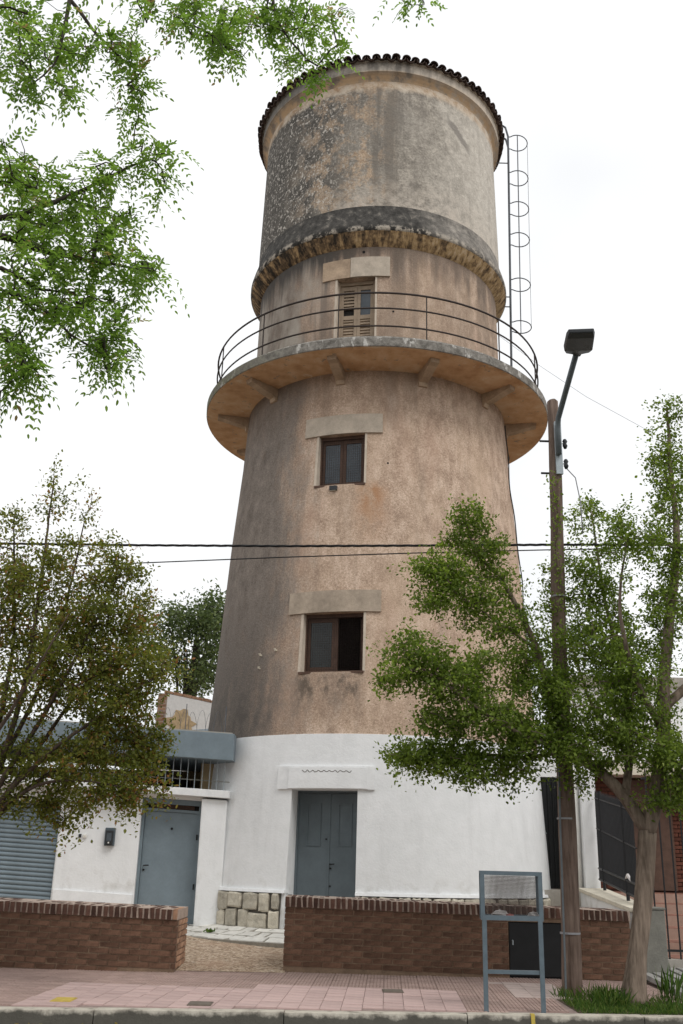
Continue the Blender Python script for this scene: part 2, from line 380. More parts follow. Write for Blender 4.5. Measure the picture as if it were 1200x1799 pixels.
# ---------------------------------------------------------------- mesh helper
XF = None                                # placement of the house being built
class MB:
    def __init__(s): s.v = []; s.f = []
    def quad(s, *p):
        b = len(s.v); s.v += [tuple(q) for q in p]; s.f.append(tuple(range(b, b + len(p))))
    def hexa(s, p):                                   # 8 corners: bottom 4 ccw, top 4 ccw
        b = len(s.v); s.v += [tuple(q) for q in p]
        s.f += [tuple(b + i for i in q) for q in ((3, 2, 1, 0), (4, 5, 6, 7), (0, 1, 5, 4), (1, 2, 6, 5), (2, 3, 7, 6), (3, 0, 4, 7))]
        return s
    def box(s, x0, x1, y0, y1, z0, z1, zf=None):
        z = zf or (lambda x: 0.0)
        return s.hexa([(x0, y0, z0 + z(x0)), (x1, y0, z0 + z(x1)), (x1, y1, z0 + z(x1)), (x0, y1, z0 + z(x0)),
                (x0, y0, z1 + z(x0)), (x1, y0, z1 + z(x1)), (x1, y1, z1 + z(x1)), (x0, y1, z1 + z(x0))])
    def tube(s, pts, r, n=6, caps=True, flute=0.0):
        pts = [Vector(p) for p in pts]
        if not isinstance(r, (list, tuple)): r = [r] * len(pts)
        rings = []; prev = None
        for i, p in enumerate(pts):
            d = (pts[min(i + 1, len(pts) - 1)] - pts[max(i - 1, 0)])
            d = d.normalized() if d.length > 1e-9 else Vector((0, 0, 1))
            if prev is None:
                a = Vector((0, 0, 1)) if abs(d.z) < .9 else Vector((1, 0, 0))
                u = d.cross(a).normalized()
            else:
                u = (prev - d * prev.dot(d)); u = u.normalized() if u.length > 1e-6 else d.orthogonal().normalized()
            prev = u; v = d.cross(u); b = len(s.v)
            fq = [1 + flute * (.6 * sin(6 * PI * k / n + i * .09) + .5 * sin(10 * PI * k / n + 1.3 - i * .05) + .35 * sin(18 * PI * k / n + i * .12)) for k in range(n)] if flute else [1] * n
            s.v += [tuple(p + (u * cos(2 * PI * k / n) + v * sin(2 * PI * k / n)) * r[i] * fq[k]) for k in range(n)]
            rings.append(b)
        for a, b in zip(rings, rings[1:]):
            s.f += [(a + k, a + (k + 1) % n, b + (k + 1) % n, b + k) for k in range(n)]
        if caps:
            s.f.append(tuple(rings[0] + k for k in reversed(range(n)))); s.f.append(tuple(rings[-1] + k for k in range(n)))
        return s
    def build(s, name, mat, parent=None, smooth=False, world=True, bevel=0):
        if XF: s.v = [XF(p) for p in s.v]
        off = np.array(parent['_o']) if (parent is not None and world and '_o' in parent) else np.zeros(3)
        v = np.array(s.v, float) - off
        return mesh(name, v, s.f, mat, parent, smooth, bevel)
def mesh(name, v, f, mat, parent=None, smooth=False, bevel=0):
    me = bpy.data.meshes.new(name); me.from_pydata([tuple(p) for p in v], [], f); me.update()
    me.materials.append(MAT[mat])
    if smooth: me.polygons.foreach_set('use_smooth', [True] * len(me.polygons))
    o = bpy.data.objects.new(name, me); COL.objects.link(o)
    if parent is not None: o.parent = parent
    if bevel:
        b = o.modifiers.new('bevel', 'BEVEL'); b.width = bevel; b.segments = 2; b.limit_method = 'ANGLE'
    return o
def tag(o, label, cat, group=None):
    o['label'] = label; o['category'] = cat
    if group: o['group'] = group
    return o
def thing(name, label, cat, loc, group=None):
    o = bpy.data.objects.new(name, None); o.empty_display_size = .1; COL.objects.link(o)
    o.location = loc; o['_o'] = tuple(float(c) for c in loc)
    return tag(o, label, cat, group)
def sub(o, parent):                      # let a part carry the origin on to its sub-parts
    if '_o' in parent: o['_o'] = parent['_o']
    return o
def structure(o): o['kind'] = 'structure'; return o
def inst(name, me, parent, loc, rz=0.0, sc=(1, 1, 1), rx=0.0, ry=0.0):
    o = bpy.data.objects.new(name, me); COL.objects.link(o); o.parent = parent
    pl = parent.get('_o', (0, 0, 0)) if parent is not None else (0, 0, 0)
    o.location = (loc[0] - pl[0], loc[1] - pl[1], loc[2] - pl[2]); o.rotation_euler = (rx, ry, rz); o.scale = sc
    return o

# ================================================================ GROUND
KL, KR = np.array([-2.915, 9.776]), np.array([3.313, 10.40])
KS = (KR[1] - KL[1]) / (KR[0] - KL[0])
def kerbY(x): return KL[1] + (x - KL[0]) * KS
SZ = .15
def yardz(y): return SZ + max(0, y - 13.15) * .066

b = MB(); b.quad((-900, -900, -.03), (900, -900, -.03), (900, 900, -.03), (-900, 900, -.03))
structure(b.build('ground', 'soil'))
b = MB(); b.quad((-40, 2.4, 0), (40, 2.4, 0), (40, kerbY(40) - .02, 0), (-40, kerbY(-40) - .02, 0))
structure(b.build('road', 'asphalt'))
b = MB(); b.box(-40, 40, -3, 2.3, -.02, .12); structure(b.build('near_pavement', 'concrete'))
# kerb in stones
kerb = MB().box(0, .001, 0, .001, -.1, -.09).build('kerb', 'kerb_concrete'); structure(kerb)
kerb.data.clear_geometry()
kb = MB()
kw = .17
kx = -14.0
while kx < 14:
    L = 1.7 - .006
    y0, y1 = kerbY(kx), kerbY(kx + L)
    m = MB(); zc = SZ + random.uniform(-.004, .004); bt = .025
    m.hexa([(kx, y0, -.05), (kx + L, y1, -.05), (kx + L, y1 + kw, -.05), (kx, y0 + kw, -.05),
            (kx, y0 + bt, zc), (kx + L, y1 + bt, zc), (kx + L, y1 + kw, zc), (kx, y0 + kw, zc)])
    m.build('kerb_stone', 'kerb_concrete', kerb, bevel=.006)
    kx += 1.7
yx = atz(945, 1790, SZ)[0]; MB().hexa([(yx - .018, kerbY(yx) - .004, .06), (yx + .018, kerbY(yx) - .004, .06), (yx + .018, kerbY(yx) + .07, .06), (yx - .018, kerbY(yx) + .07, .06), (yx - .018, kerbY(yx) + .02, SZ + .008), (yx + .018, kerbY(yx) + .02, SZ + .008), (yx + .018, kerbY(yx) + .07, SZ + .008), (yx - .018, kerbY(yx) + .07, SZ + .008)]).build('paint_mark', 'yellow_paint', kerb)
# pavement: bed + tiles
bed = MB(); bed.hexa([(-14, kerbY(-14) + kw, -.05), (14, kerbY(14) + kw, -.05), (14, 13.65, -.05), (-14, 13.65, -.05),
            (-14, kerbY(-14) + kw, SZ - .012), (14, kerbY(14) + kw, SZ - .012), (14, 13.65, SZ - .012), (-14, 13.65, SZ - .012)])
pave = structure(bed.build('pavement', 'tile_bed'))
T = .2
def tile_mesh(name, mat, ribbed):
    m = MB(); h = T / 2 - .0025
    if not ribbed:
        m.box(-h, h, -h, h, -.02, 0)
    else:
        n = 5; wd = 2 * h / n
        m.box(-h, h, -h, h, -.02, -.006)
        for i in range(n):
            x0 = -h + i * wd + .006; x1 = -h + (i + 1) * wd - .006
            m.hexa([(x0 - .003, -h, -.006), (x1 + .003, -h, -.006), (x1 + .003, h, -.006), (x0 - .003, h, -.006),
                    (x0, -h, 0), (x1, -h, 0), (x1, h, 0), (x0, h, 0)])
    me = bpy.data.meshes.new(name); me.from_pydata(m.v, [], m.f); me.materials.append(MAT[mat]); return me, m
TM = {k: tile_mesh('tile_' + k, mt, rb) for k, mt, rb in (('pink', 'tile_pink', False), ('rib', 'tile_rib', True), ('beige', 'tile_beige', False))}
TA = rad(-3.0)                     # the tile field is laid a little askew of the wall
tu, tv = np.array([cos(TA), sin(TA)]), np.array([-sin(TA), cos(TA)])
def proj(P):
    P = np.asarray(P, float) - CAM; d = P @ _fw
    return 600 + F * (P @ R_) / d, 899.5 - F * (P @ U_) / d
tl = []
for i in range(-60, 61):
    for j in range(-6, 30):
        c = np.array([0, 10.0]) + tu * i * T + tv * j * T
        if c[1] < kerbY(c[0]) + kw + .10 or c[1] > 13.56: continue
        if abs(c[0]) > 11.5: continue
        if 2.42 < c[0] < 3.75 and c[1] < 11.55: continue       # tree pit
        if c[0] > 3.85: continue                               # neighbour's driveway
        px, py = proj((c[0], c[1], SZ))
        k = 'rib'
        if -2.9 < c[0] < 1.42 and c[1] < 12.1 - .0 * c[0]: k = 'pink'
        if c[0] < -.75 and c[1] > 11.75: k = 'rib'
        if 1.95 < c[0] < 2.62 and 11.55 < c[1] < 13.0: k = 'beige'
        vis = (-15 < px < 1215 and py < 1805)
        tl.append((0 if vis else 1, c[1], c, k))
tl.sort(key=lambda q: (q[0], q[1]))
rest = {}
for idx, (_, _, c, k) in enumerate(tl):
    z = SZ + random.uniform(-.0025, .0025)
    if idx < 300:
        o = inst('paving_tile', TM[k][0], pave, (c[0], c[1], z), TA)
        o.rotation_euler = (random.uniform(-.006, .006), random.uniform(-.006, .006), TA)
    else:
        m = rest.setdefault(k, MB()); bb = len(m.v)
        for (x, y, zz) in TM[k][1].v:
            p = c + tu * x + tv * y; m.v.append((p[0], p[1], z + zz))
        m.f += [tuple(bb + q for q in f) for f in TM[k][1].f]
for k, m in rest.items():
    o = m.build('paving_tiles', {'pink': 'tile_pink', 'rib': 'tile_rib', 'beige': 'tile_beige'}[k], pave); o['kind'] = 'stuff'
# yard behind the low walls, rising to the house
b = MB()
for y0, y1 in ((13.9, 16), (16, 19), (19, 22), (22, 40)):
    b.quad((-14, y0, yardz(min(y0, 20))), (4.0, y0, yardz(min(y0, 20))), (4.0, y1, yardz(min(y1, 20))), (-14, y1, yardz(min(y1, 20))))
b.quad((-1.95, 13.30, SZ + .003), (-.55, 13.38, SZ + .003), (-.55, 13.9, yardz(13.9)), (-1.95, 13.9, yardz(13.9)))
b.quad((-14, 13.50, SZ + .003), (-6.75, 13.50, SZ + .003), (-6.75, 13.9, yardz(13.9)), (-14, 13.9, yardz(13.9)))
structure(b.build('yard_path', 'gravel_wash'))
# neighbour's grooved driveway ramp
b = MB(); nd = 26
for i in range(nd):
    t0 = i / nd; x0 = 3.9 + t0 * 4.0
    for (ya, yb, za, zb) in ((kerbY(5) + .2, 12.0, .155, .19), (12.0, 14.1, .19, .27)):
        sk = .35
        b.hexa([(x0 - sk * (yb - 12) * 0, ya, za - .05), (x0 + .125, ya, za - .05), (x0 + .125, yb, zb - .05), (x0, yb, zb - .05),
                (x0 + .012, ya, za), (x0 + .113, ya, za), (x0 + .113, yb, zb), (x0 + .012, yb, zb)])
structure(b.build('driveway_ramp', 'groove_concrete'))

# covers and marks on the pavement
def plate(name, label, x, y, mat, wx, wy):
    p = atz(x, y, SZ + .004)
    t = thing(name, label, 'cover', (p[0], p[1], SZ + .003))
    MB().box(p[0] - wx, p[0] + wx, p[1] - wy, p[1] + wy, SZ - .01, SZ + .010).build('lid', mat, t, bevel=.003)
    m = MB(); e = .012
    for (a, c_, d, f) in ((-wx - e, wx + e, -wy - e, -wy - .002), (-wx - e, wx + e, wy + .002, wy + e), (-wx - e, -wx - .002, -wy, wy), (wx + .002, wx + e, -wy, wy)):
        m.box(p[0] + a, p[0] + c_, p[1] + d, p[1] + f, SZ - .01, SZ + .007)
    m.build('frame', 'cover_iron' if mat != 'yellow_paint' else mat, t)
plate('access_cover', 'small yellow painted access cover set in the pavement', 112, 1756, 'yellow_paint', .085, .13)
plate('access_cover', 'rusty brown iron access cover on the pavement near the wall gap', 352, 1763, 'cover_iron', .10, .12)
plate('access_cover', 'dark iron access cover in the pink paving before the right wall', 690, 1741, 'cover_iron', .10, .12)

# ================================================================ WATER TOWER
AX, AD, Z0 = .679, 19.0, .34
tower = thing('water_tower', 'tall round water tower with stained tan shaft, white painted base and balcony', 'water tower', (AX, AD, Z0))
def P_(r, th, z): return (AX + r * sin(th), AD - r * cos(th), z)
BASE = [(3.27, .2), (3.20, 1.6), (3.10, 3.376)]
SHAFT = [(3.085, 3.372), (2.99, 4.79), (2.845, 7.29), (2.72, 8.89), (2.665, 10.10)]
NECK = [(2.60, 10.1), (2.565, 12.9)]
def prof_r(pr, z):
    return float(np.interp(z, [p[1] for p in pr], [p[0] for p in pr]))
def lathe_wall(pr, nth, openings=(), zstep=.5):
    th = set(np.linspace(-PI, PI, nth + 1)); zs = set(p[1] for p in pr)
    z = pr[0][1]
    while z < pr[-1][1]: zs.add(round(z, 4)); z += zstep
    zs.add(pr[-1][1])
    for (a, c_, z0, z1, dep) in openings:
        th = {t for t in th if not (abs(t - a) < .012 or abs(t - c_) < .012)} | {a, c_}
        zs = {q for q in zs if not (abs(q - z0) < .03 or abs(q - z1) < .03) or q in (pr[0][1], pr[-1][1])} | {z0, z1}
    th = sorted(th); zs = sorted(zs); m = MB(); n = len(th)
    for q in zs:
        r = prof_r(pr, q); m.v += [P_(r, t, q) for t in th]
    for i in range(len(zs) - 1):
        for j in range(n - 1):
            tm, zm = (th[j] + th[j + 1]) / 2, (zs[i] + zs[i + 1]) / 2
            if any(a < tm < c_ and z0 < zm < z1 for (a, c_, z0, z1, d) in openings): continue
            m.f.append((i * n + j, i * n + j + 1, (i + 1) * n + j + 1, (i + 1) * n + j))
    for (a, c_, z0, z1, dep) in openings:
        tcn = (a + c_) / 2; d = np.array([-sin(tcn), cos(tcn), 0]) * dep
        loop = []
        ta = [t for t in th if a - 1e-9 <= t <= c_ + 1e-9]; za = [q for q in zs if z0 - 1e-9 <= q <= z1 + 1e-9]
        edges = [[P_(prof_r(pr, z0), t, z0) for t in ta], [P_(prof_r(pr, q), c_, q) for q in za],
                 [P_(prof_r(pr, z1), t, z1) for t in reversed(ta)], [P_(prof_r(pr, q), a, q) for q in reversed(za)]]
        for e in edges:
            for p, q in zip(e, e[1:]): m.quad(p, q, np.array(q) + d, np.array(p) + d)
    return m
def ring(pr, nth=128, close=False):
    m = MB(); n = nth
    for r, z in pr: m.v += [P_(r, 2 * PI * j / n, z) for j in range(n)]
    k = len(pr)
    for i in range(k if close else k - 1):
        for j in range(n):
            a, c_ = i * n, ((i + 1) % k) * n
            m.f.append((a + j, a + (j + 1) % n, c_ + (j + 1) % n, c_ + j))
    return m
DG = rad
W1 = (DG(-24.2), DG(-6.0), 7.745, 8.745, .30)
W2 = (DG(-25.4), DG(-5.0), 4.385, 5.395, .30)
BD = (DG(-20.0), DG(-3.2), 10.33, 12.11, .26)
DO = (DG(-25.2), DG(-5.7), .36, 2.52, .56)
lathe_wall(BASE, 96, [DO], .4).build('base_wall', 'white_paint', tower, True)
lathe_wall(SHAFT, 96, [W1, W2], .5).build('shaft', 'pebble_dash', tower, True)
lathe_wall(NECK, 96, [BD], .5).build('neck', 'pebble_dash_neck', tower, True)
ring([(3.10, 3.376), (3.02, 3.40)]).build('base_top', 'white_trim', tower)
# ledge under the tank, its soffit, the tank, cornice and roof
ring([(2.56, 12.79), (2.60, 12.815), (2.70, 12.93), (2.775, 13.03)]).build('ledge_soffit', 'soffit_stain', tower, True)
ring([(2.775, 13.03), (2.797, 13.05), (2.797, 13.13), (2.76, 13.27), (2.705, 13.45), (2.668, 13.62), (2.66, 13.68)]).build('ledge', 'ledge_mould', tower, True)
ring([(2.66, 13.66), (2.655, 14.1), (2.64, 14.8), (2.625, 15.6), (2.61, 16.3), (2.605, 16.86)]).build('tank', 'tank_render', tower, True)
ring([(2.60, 16.80), (2.625, 16.85), (2.67, 16.91), (2.715, 16.95), (2.735, 16.965), (2.74, 17.19), (2.765, 17.2), (2.765, 17.235), (2.3, 17.3)]).build('cornice', 'cornice_render', tower)
roof = ring([(2.80, 17.235), (1.5, 17.70), (.04, 18.15)], 87).build('roof', 'roof_cone', tower); sub(roof, tower)
def tile_half(n=6, up=1):
    m = MB(); L = .42; rr = [.092, .078]; th_ = .018
    for (y, r) in ((0, rr[0]), (L, rr[1])):
        for q in (r, r - th_):
            m.v += [(q * cos(PI * k / n), y, up * q * sin(PI * k / n) * .85) for k in range(n + 1)]
    n1 = n + 1
    for k in range(n):
        m.f += [(k, k + 1, 2 * n1 + k + 1, 2 * n1 + k), (n1 + k + 1, n1 + k, 3 * n1 + k, 3 * n1 + k + 1), (k + 1, k, n1 + k, n1 + k + 1)]
    me = bpy.data.meshes.new('roof_tile'); me.from_pydata(m.v, [], m.f); me.materials.append(MAT['roof_tile']); return me
tcov, tpan = tile_half(6, 1), tile_half(6, -1)
NT = 87
for k in range(NT):
    for me, off, dz in ((tcov, 0, .055), (tpan, .5, .075)):
        a = 2 * PI * (k + off) / NT + random.uniform(-.004, .004); rr = 2.855 + random.uniform(-.02, .015)
        x, y, z = P_(rr, a, 17.165 + dz + random.uniform(-.008, .008))
        inst('roof_tile', me, roof, (x, y, z), a + random.uniform(-.03, .03), rx=rad(17))
def on_cyl(x, y, r):
    d = ray(x, y); o_ = CAM - np.array([AX, AD, 0]); a = d[0] ** 2 + d[1] ** 2; bq = 2 * (o_[0] * d[0] + o_[1] * d[1])
    cq = o_[0] ** 2 + o_[1] ** 2 - r * r; t = (-bq - math.sqrt(bq * bq - 4 * a * cq)) / 2 / a; return CAM + d * t
for pts in ([(638, 226), (645, 214), (655, 206), (663, 203), (670, 208), (676, 216), (684, 219), (693, 217), (700, 219), (708, 212)], [(694, 218), (700, 226), (697, 236), (688, 241)], [(566, 116), (590, 112), (620, 109), (660, 107), (700, 109)]):
    MB().tube([on_cyl(x, y, 2.614 if y > 150 else 2.741) for x, y in pts], .007, 4).build('crack', 'plinth_joint', tower)
# balcony
bal = ring([(2.55, 10.33), (3.47, 10.305), (3.475, 10.25)], 128).build('balcony', 'slab_edge', tower, True); sub(bal, tower)
ring([(3.475, 10.262), (3.535, 10.25), (3.548, 10.235), (3.545, 10.075), (3.53, 10.06)], 128).build('slab_edge', 'slab_edge', bal)
ring([(3.535, 10.062), (3.46, 10.055), (2.60, 10.035)], 128).build('soffit', 'slab_soffit', bal, True)
NB = 11
def bracket_mesh():
    m = MB(); h = .085
    pr = [(2.60, 9.76), (2.72, 9.77), (2.74, 9.84), (2.90, 9.875), (3.08, 9.93), (3.22, 9.965), (3.30, 9.975), (3.31, 10.05), (2.60, 10.05)]
    for s in (-h, h): m.v += [(s, -r, z) for r, z in pr]
    n = len(pr); m.f += [tuple(range(n)), tuple(reversed(range(n, 2 * n)))]
    m.f += [(i, (i + 1) % n, n + (i + 1) % n, n + i)[::-1] for i in range(n)]
    me = bpy.data.meshes.new('bracket'); me.from_pydata(m.v, [], m.f); me.materials.append(MAT['lintel_old']); return me
bm_ = bracket_mesh()
for k in range(NB): inst('bracket', bm_, bal, (AX, AD, 0), rad(16.36 + k * 360 / NB))
rl = MB().tube([P_(3.38, a, 11.25) for a in np.linspace(rad(-165), rad(165), 110)], .019, 6).build('railing', 'rail_iron', tower, True); sub(rl, tower)
for z in (10.93, 10.565):
    MB().tube([P_(3.38, a, z) for a in np.linspace(rad(-165), rad(165), 110)], .016, 6).build('rail', 'rail_iron', rl, True)
for k in range(12):
    a = rad(13.2 + 27.4 * (k - 6))
    if abs(a) > rad(166): continue
    MB().tube([P_(3.38, a, 10.25), P_(3.38, a, 11.25)], .013, 6).build('post', 'rail_iron', rl)

# lintels and trims
def arcbox(m, a, c_, z0, z1, rin, rout, n=10):
    for i in range(n):
        t0, t1 = a + (c_ - a) * i / n, a + (c_ - a) * (i + 1) / n
        m.quad(P_(rout[0], t0, z0), P_(rout[0], t1, z0), P_(rout[1], t1, z1), P_(rout[1], t0, z1))
        m.quad(P_(rin[1], t0, z1), P_(rout[1], t0, z1), P_(rout[1], t1, z1), P_(rin[1], t1, z1))
        m.quad(P_(rout[0], t0, z0), P_(rin[0], t0, z0), P_(rin[0], t1, z0), P_(rout[0], t1, z0))
    for t, fl in ((a, 1), (c_, -1)):
        q = [P_(rin[0], t, z0), P_(rout[0], t, z0), P_(rout[1], t, z1), P_(rin[1], t, z1)]
        m.quad(*(q if fl > 0 else q[::-1]))
    return m
def lintel(pr, a, c_, z0, z1, mat, proud=.035, name='lintel'):
    r0, r1 = prof_r(pr, z0), prof_r(pr, z1)
    return arcbox(MB(), rad(a), rad(c_), z0, z1, (r0 - .05, r1 - .05), (r0 + proud, r1 + proud)).build(name, mat, tower)
lintel(SHAFT, -30.0, .5, 8.748, 9.13, 'lintel_stone')
lintel(SHAFT, -30.9, .5, 5.398, 5.775, 'lintel_dark')
lintel(NECK, -14.0, 2.9, 12.113, 12.55, 'lintel_stone')
lintel(NECK, -26.8, -14.15, 12.113, 12.54, 'lintel_old', .025)
lintel(BASE, -29.9, -.9, 2.523, 2.875, 'white_trim')
lintel(BASE, -26.2, -3.0, 2.535, 2.855, 'white_paint', .048, 'plaque')
for (pr, wv) in ((SHAFT, W1), (SHAFT, W2), (NECK, BD)):                # pale jamb strips
    for s in (0, 1):
        a = wv[s]; e = .028 if s == 0 else -.0
        t0, t1 = (a - .014, a + .002) if s == 0 else (a - .002, a + .012)
        r0, r1 = prof_r(pr, wv[2]), prof_r(pr, wv[3])
        arcbox(MB(), t0, t1, wv[2] + .01, wv[3] - .004, (r0 - .2, r1 - .2), (r0 + .008, r1 + .008), 1).build('jamb', 'jamb_trim', tower)

class Fr:                               # flat assembly frame in an opening of the tower
    def __init__(s, wv, pr, depth):
        s.t = (wv[0] + wv[1]) / 2; r = prof_r(pr, (wv[2] + wv[3]) / 2); s.r = r * cos((wv[1] - wv[0]) / 2) - depth
        s.h = r * sin((wv[1] - wv[0]) / 2); s.z0, s.z1 = wv[2], wv[3]
        s.rad = np.array([sin(s.t), -cos(s.t), 0]); s.tan = np.array([cos(s.t), sin(s.t), 0]); s.c = np.array([AX, AD, 0])
    def p(s, u, w_, z): return s.c + s.rad * (s.r + w_) + s.tan * u + np.array([0, 0, z])
    def box(s, m, u0, u1, z0, z1, w0, w1):
        return m.hexa([s.p(u0, w1, z0), s.p(u1, w1, z0), s.p(u1, w0, z0), s.p(u0, w0, z0), s.p(u0, w1, z1), s.p(u1, w1, z1), s.p(u1, w0, z1), s.p(u0, w0, z1)])
    def bar(s, m, a, c_, w_, r): return m.tube([s.p(a[0], w_, a[1]), s.p(c_[0], w_, c_[1])], r, 4, False)
def window(wv, pr, glass, label, open_right=False):
    f = Fr(wv, pr, .14); h = f.h; m = MB(); e = .05
    f.box(m, -h, -h + e, f.z0, f.z1, -.06, .03); f.box(m, h - e, h, f.z0, f.z1, -.06, .03)
    f.box(m, -h + e, h - e, f.z0, f.z0 + .05, -.06, .031); f.box(m, -h + e, h - e, f.z1 - .06, f.z1, -.06, .031)
    wn = m.build('window', 'window_wood', tower); wn['label'] = label; sub(wn, tower)
    for s in (-1, 1):
        m = MB(); u0, u1 = (-h + e, .0) if s < 0 else (0.0, h - e); g_ = .055
        w0 = -.05 if s < 0 else -.047
        if s > 0 and open_right: continue
        f.box(m, u0 + .003, u0 + g_, f.z0 + .05, f.z1 - .06, w0, w0 + .04); f.box(m, u1 - g_, u1 - .003, f.z0 + .05, f.z1 - .06, w0, w0 + .04)
        f.box(m, u0 + g_, u1 - g_, f.z0 + .05, f.z0 + .12, w0, w0 + .038); f.box(m, u0 + g_, u1 - g_, f.z1 - .13, f.z1 - .06, w0, w0 + .038)
        m.build('sash', 'window_wood', wn)
        f.box(MB(), u0 + g_, u1 - g_, f.z0 + .12, f.z1 - .13, w0 + .015, w0 + .021).build('pane', glass, wn)
    if open_right:                       # the right casement stands open inwards
        m = MB(); f.box(m, h - e - .045, h - e - .005, f.z0 + .06, f.z1 - .07, -.48, -.06); m.build('sash', 'window_wood', wn)
        m = MB(); f.box(m, -.005, .05, f.z0 + .05, f.z1 - .06, -.05, -.01); m.build('mullion', 'window_wood', wn)
    return f, wn
f1, wn1 = window(W1, SHAFT, 'glass', 'dark brown window under the balcony with two blue grey panes')
f2, wn2 = window(W2, SHAFT, 'glass_dark', 'dark brown window above the white base, wire mesh over it', True)
for f, wn, n_ in ((f1, wn1, 20), (f2, wn2, 24)):
    m = MB(); h = f.h - .04
    for i in range(1, n_): f.bar(m, (-h + 2 * h * i / n_, f.z0 + .03), (-h + 2 * h * i / n_, f.z1 - .03), .045, .0022)
    for i in range(1, n_): f.bar(m, (-h, f.z0 + .03 + (f.z1 - f.z0 - .06) * i / n_), (h, f.z0 + .03 + (f.z1 - f.z0 - .06) * i / n_), .048, .0022)
    o = m.build('mesh_screen', 'rail_iron', wn); o['kind'] = 'stuff'
    m = MB(); f.box(m, -f.h - .03, f.h + .02, f.z0 - .025, f.z0 + .012, -.02, .20); m.build('sill', 'window_wood', wn)
# balcony shutters door
f = Fr(BD, NECK, .16); h = f.h; m = MB()
f.box(m, -h, -h + .05, f.z0, f.z1, -.06, .03); f.box(m, h - .06, h, f.z0, f.z1, -.06, .03); f.box(m, -h + .05, h - .06, f.z1 - .07, f.z1, -.06, .028)
bd = m.build('balcony_door', 'door_wood', tower); bd['label'] = 'weathered louvred wooden door on the balcony with broken slats'; sub(bd, tower)
for s in (-1, 1):
    u0, u1 = (-h + .05, -.002) if s < 0 else (.002, h - .06); zb = f.z0 + .02; zt = f.z1 - .08; g_ = .06
    m = MB(); f.box(m, u0, u0 + g_, zb, zt, -.04, .0); f.box(m, u1 - g_, u1, zb, zt, -.04, .0)
    for z in (zb, zb + .48, zb + .95, zt - .09): f.box(m, u0 + g_, u1 - g_, z, z + .085, -.04, -.004)
    lf = m.build('leaf', 'door_wood', bd)
    for z0, z1 in ((zb + .085, zb + .48), (zb + .565, zb + .95)):
        n_ = 6
        for i in range(n_):
            z = z0 + (z1 - z0) * (i + .1) / n_; mm = MB()
            dz = (z1 - z0) / n_ * .95
            mm.hexa([f.p(u0 + g_, -.03, z), f.p(u1 - g_, -.03, z), f.p(u1 - g_, -.045, z), f.p(u0 + g_, -.045, z),
                     f.p(u0 + g_, -.008, z - 0 + .012 + dz * .0), f.p(u1 - g_, -.008, z + .012), f.p(u1 - g_, -.03, z + dz), f.p(u0 + g_, -.03, z + dz)])
            mm.build('slat', 'door_wood', bd)
    z0, z1 = zb + 1.035, zt - .09
    if s < 0:
        for i in (2, 3, 4, 5, 6, 7):
            z = z0 + (z1 - z0) * i / 8; f.box(MB(), u0 + g_, u1 - g_, z + .008, z + .05, -.035, -.012).build('slat', 'door_wood', bd)
    else:
        f.box(MB(), u0 + g_, u1 - g_, z0, z1, -.03, -.024).build('pane', 'glass', bd)
    f.box(MB(), u0, u1, zb, zt, -.075, -.055).build('backing', 'interior_dark', bd)
# street door in the white base
f = Fr(DO, BASE, .40); h = f.h; m = MB()
f.box(m, -h, -h + .035, f.z0, f.z1, -.06, .02); f.box(m, h - .035, h, f.z0, f.z1, -.06, .02); f.box(m, -h + .035, h - .035, f.z1 - .03, f.z1, -.06, .019)
dr = m.build('tower_door', 'blue_door', tower); dr['label'] = 'blue grey steel double door in the white tower base'; sub(dr, tower)
for s in (-1, 1):
    u0, u1 = (-h + .036, -.003) if s < 0 else (.003, h - .036)
    lf = f.box(MB(), u0, u1, f.z0 + .01, f.z1 - .035, -.045, .0).build('leaf', 'blue_door', dr)
    uc = (u0 + u1) / 2; pz0, pz1 = f.z1 - .83, f.z1 - .19
    for a in ((uc - .115, uc - .095, pz0, pz1), (uc + .095, uc + .115, pz0, pz1), (uc - .095, uc + .095, pz0, pz0 + .02), (uc - .095, uc + .095, pz1 - .02, pz1)):
        f.box(MB(), *a, -.0, .014).build('moulding', 'blue_door', dr)
f.box(MB(), -.014, .014, f.z0 + .01, f.z1 - .035, .0, .012).build('astragal', 'blue_door', dr)
m = MB(); m.tube([f.p(.035, .0, 1.42), f.p(.035, .045, 1.42)], .012, 8); m.tube([f.p(.03, .045, 1.42), f.p(.11, .05, 1.425)], .009, 8); m.build('handle', 'dark_metal', dr)
for u, z in ((.035, 1.36), (.035, 1.10), (-.045, 1.79)):
    MB().tube([f.p(u, .0, z), f.p(u, .010, z)], .016, 8).build('keyhole', 'dark_metal', dr)
# cracks in the lintel plaster
m = MB(); pts = []
for i in range(46):
    t = rad(-22 + 14.5 * i / 45); z = 2.845 - .03 - .028 * abs(sin(i * .62)) - random.uniform(0, .012)
    pts.append(P_(prof_r(BASE, z) + .0475, t, z))
m.tube(pts, .0055, 4); m.build('plaster_crack', 'plinth_joint', tower)
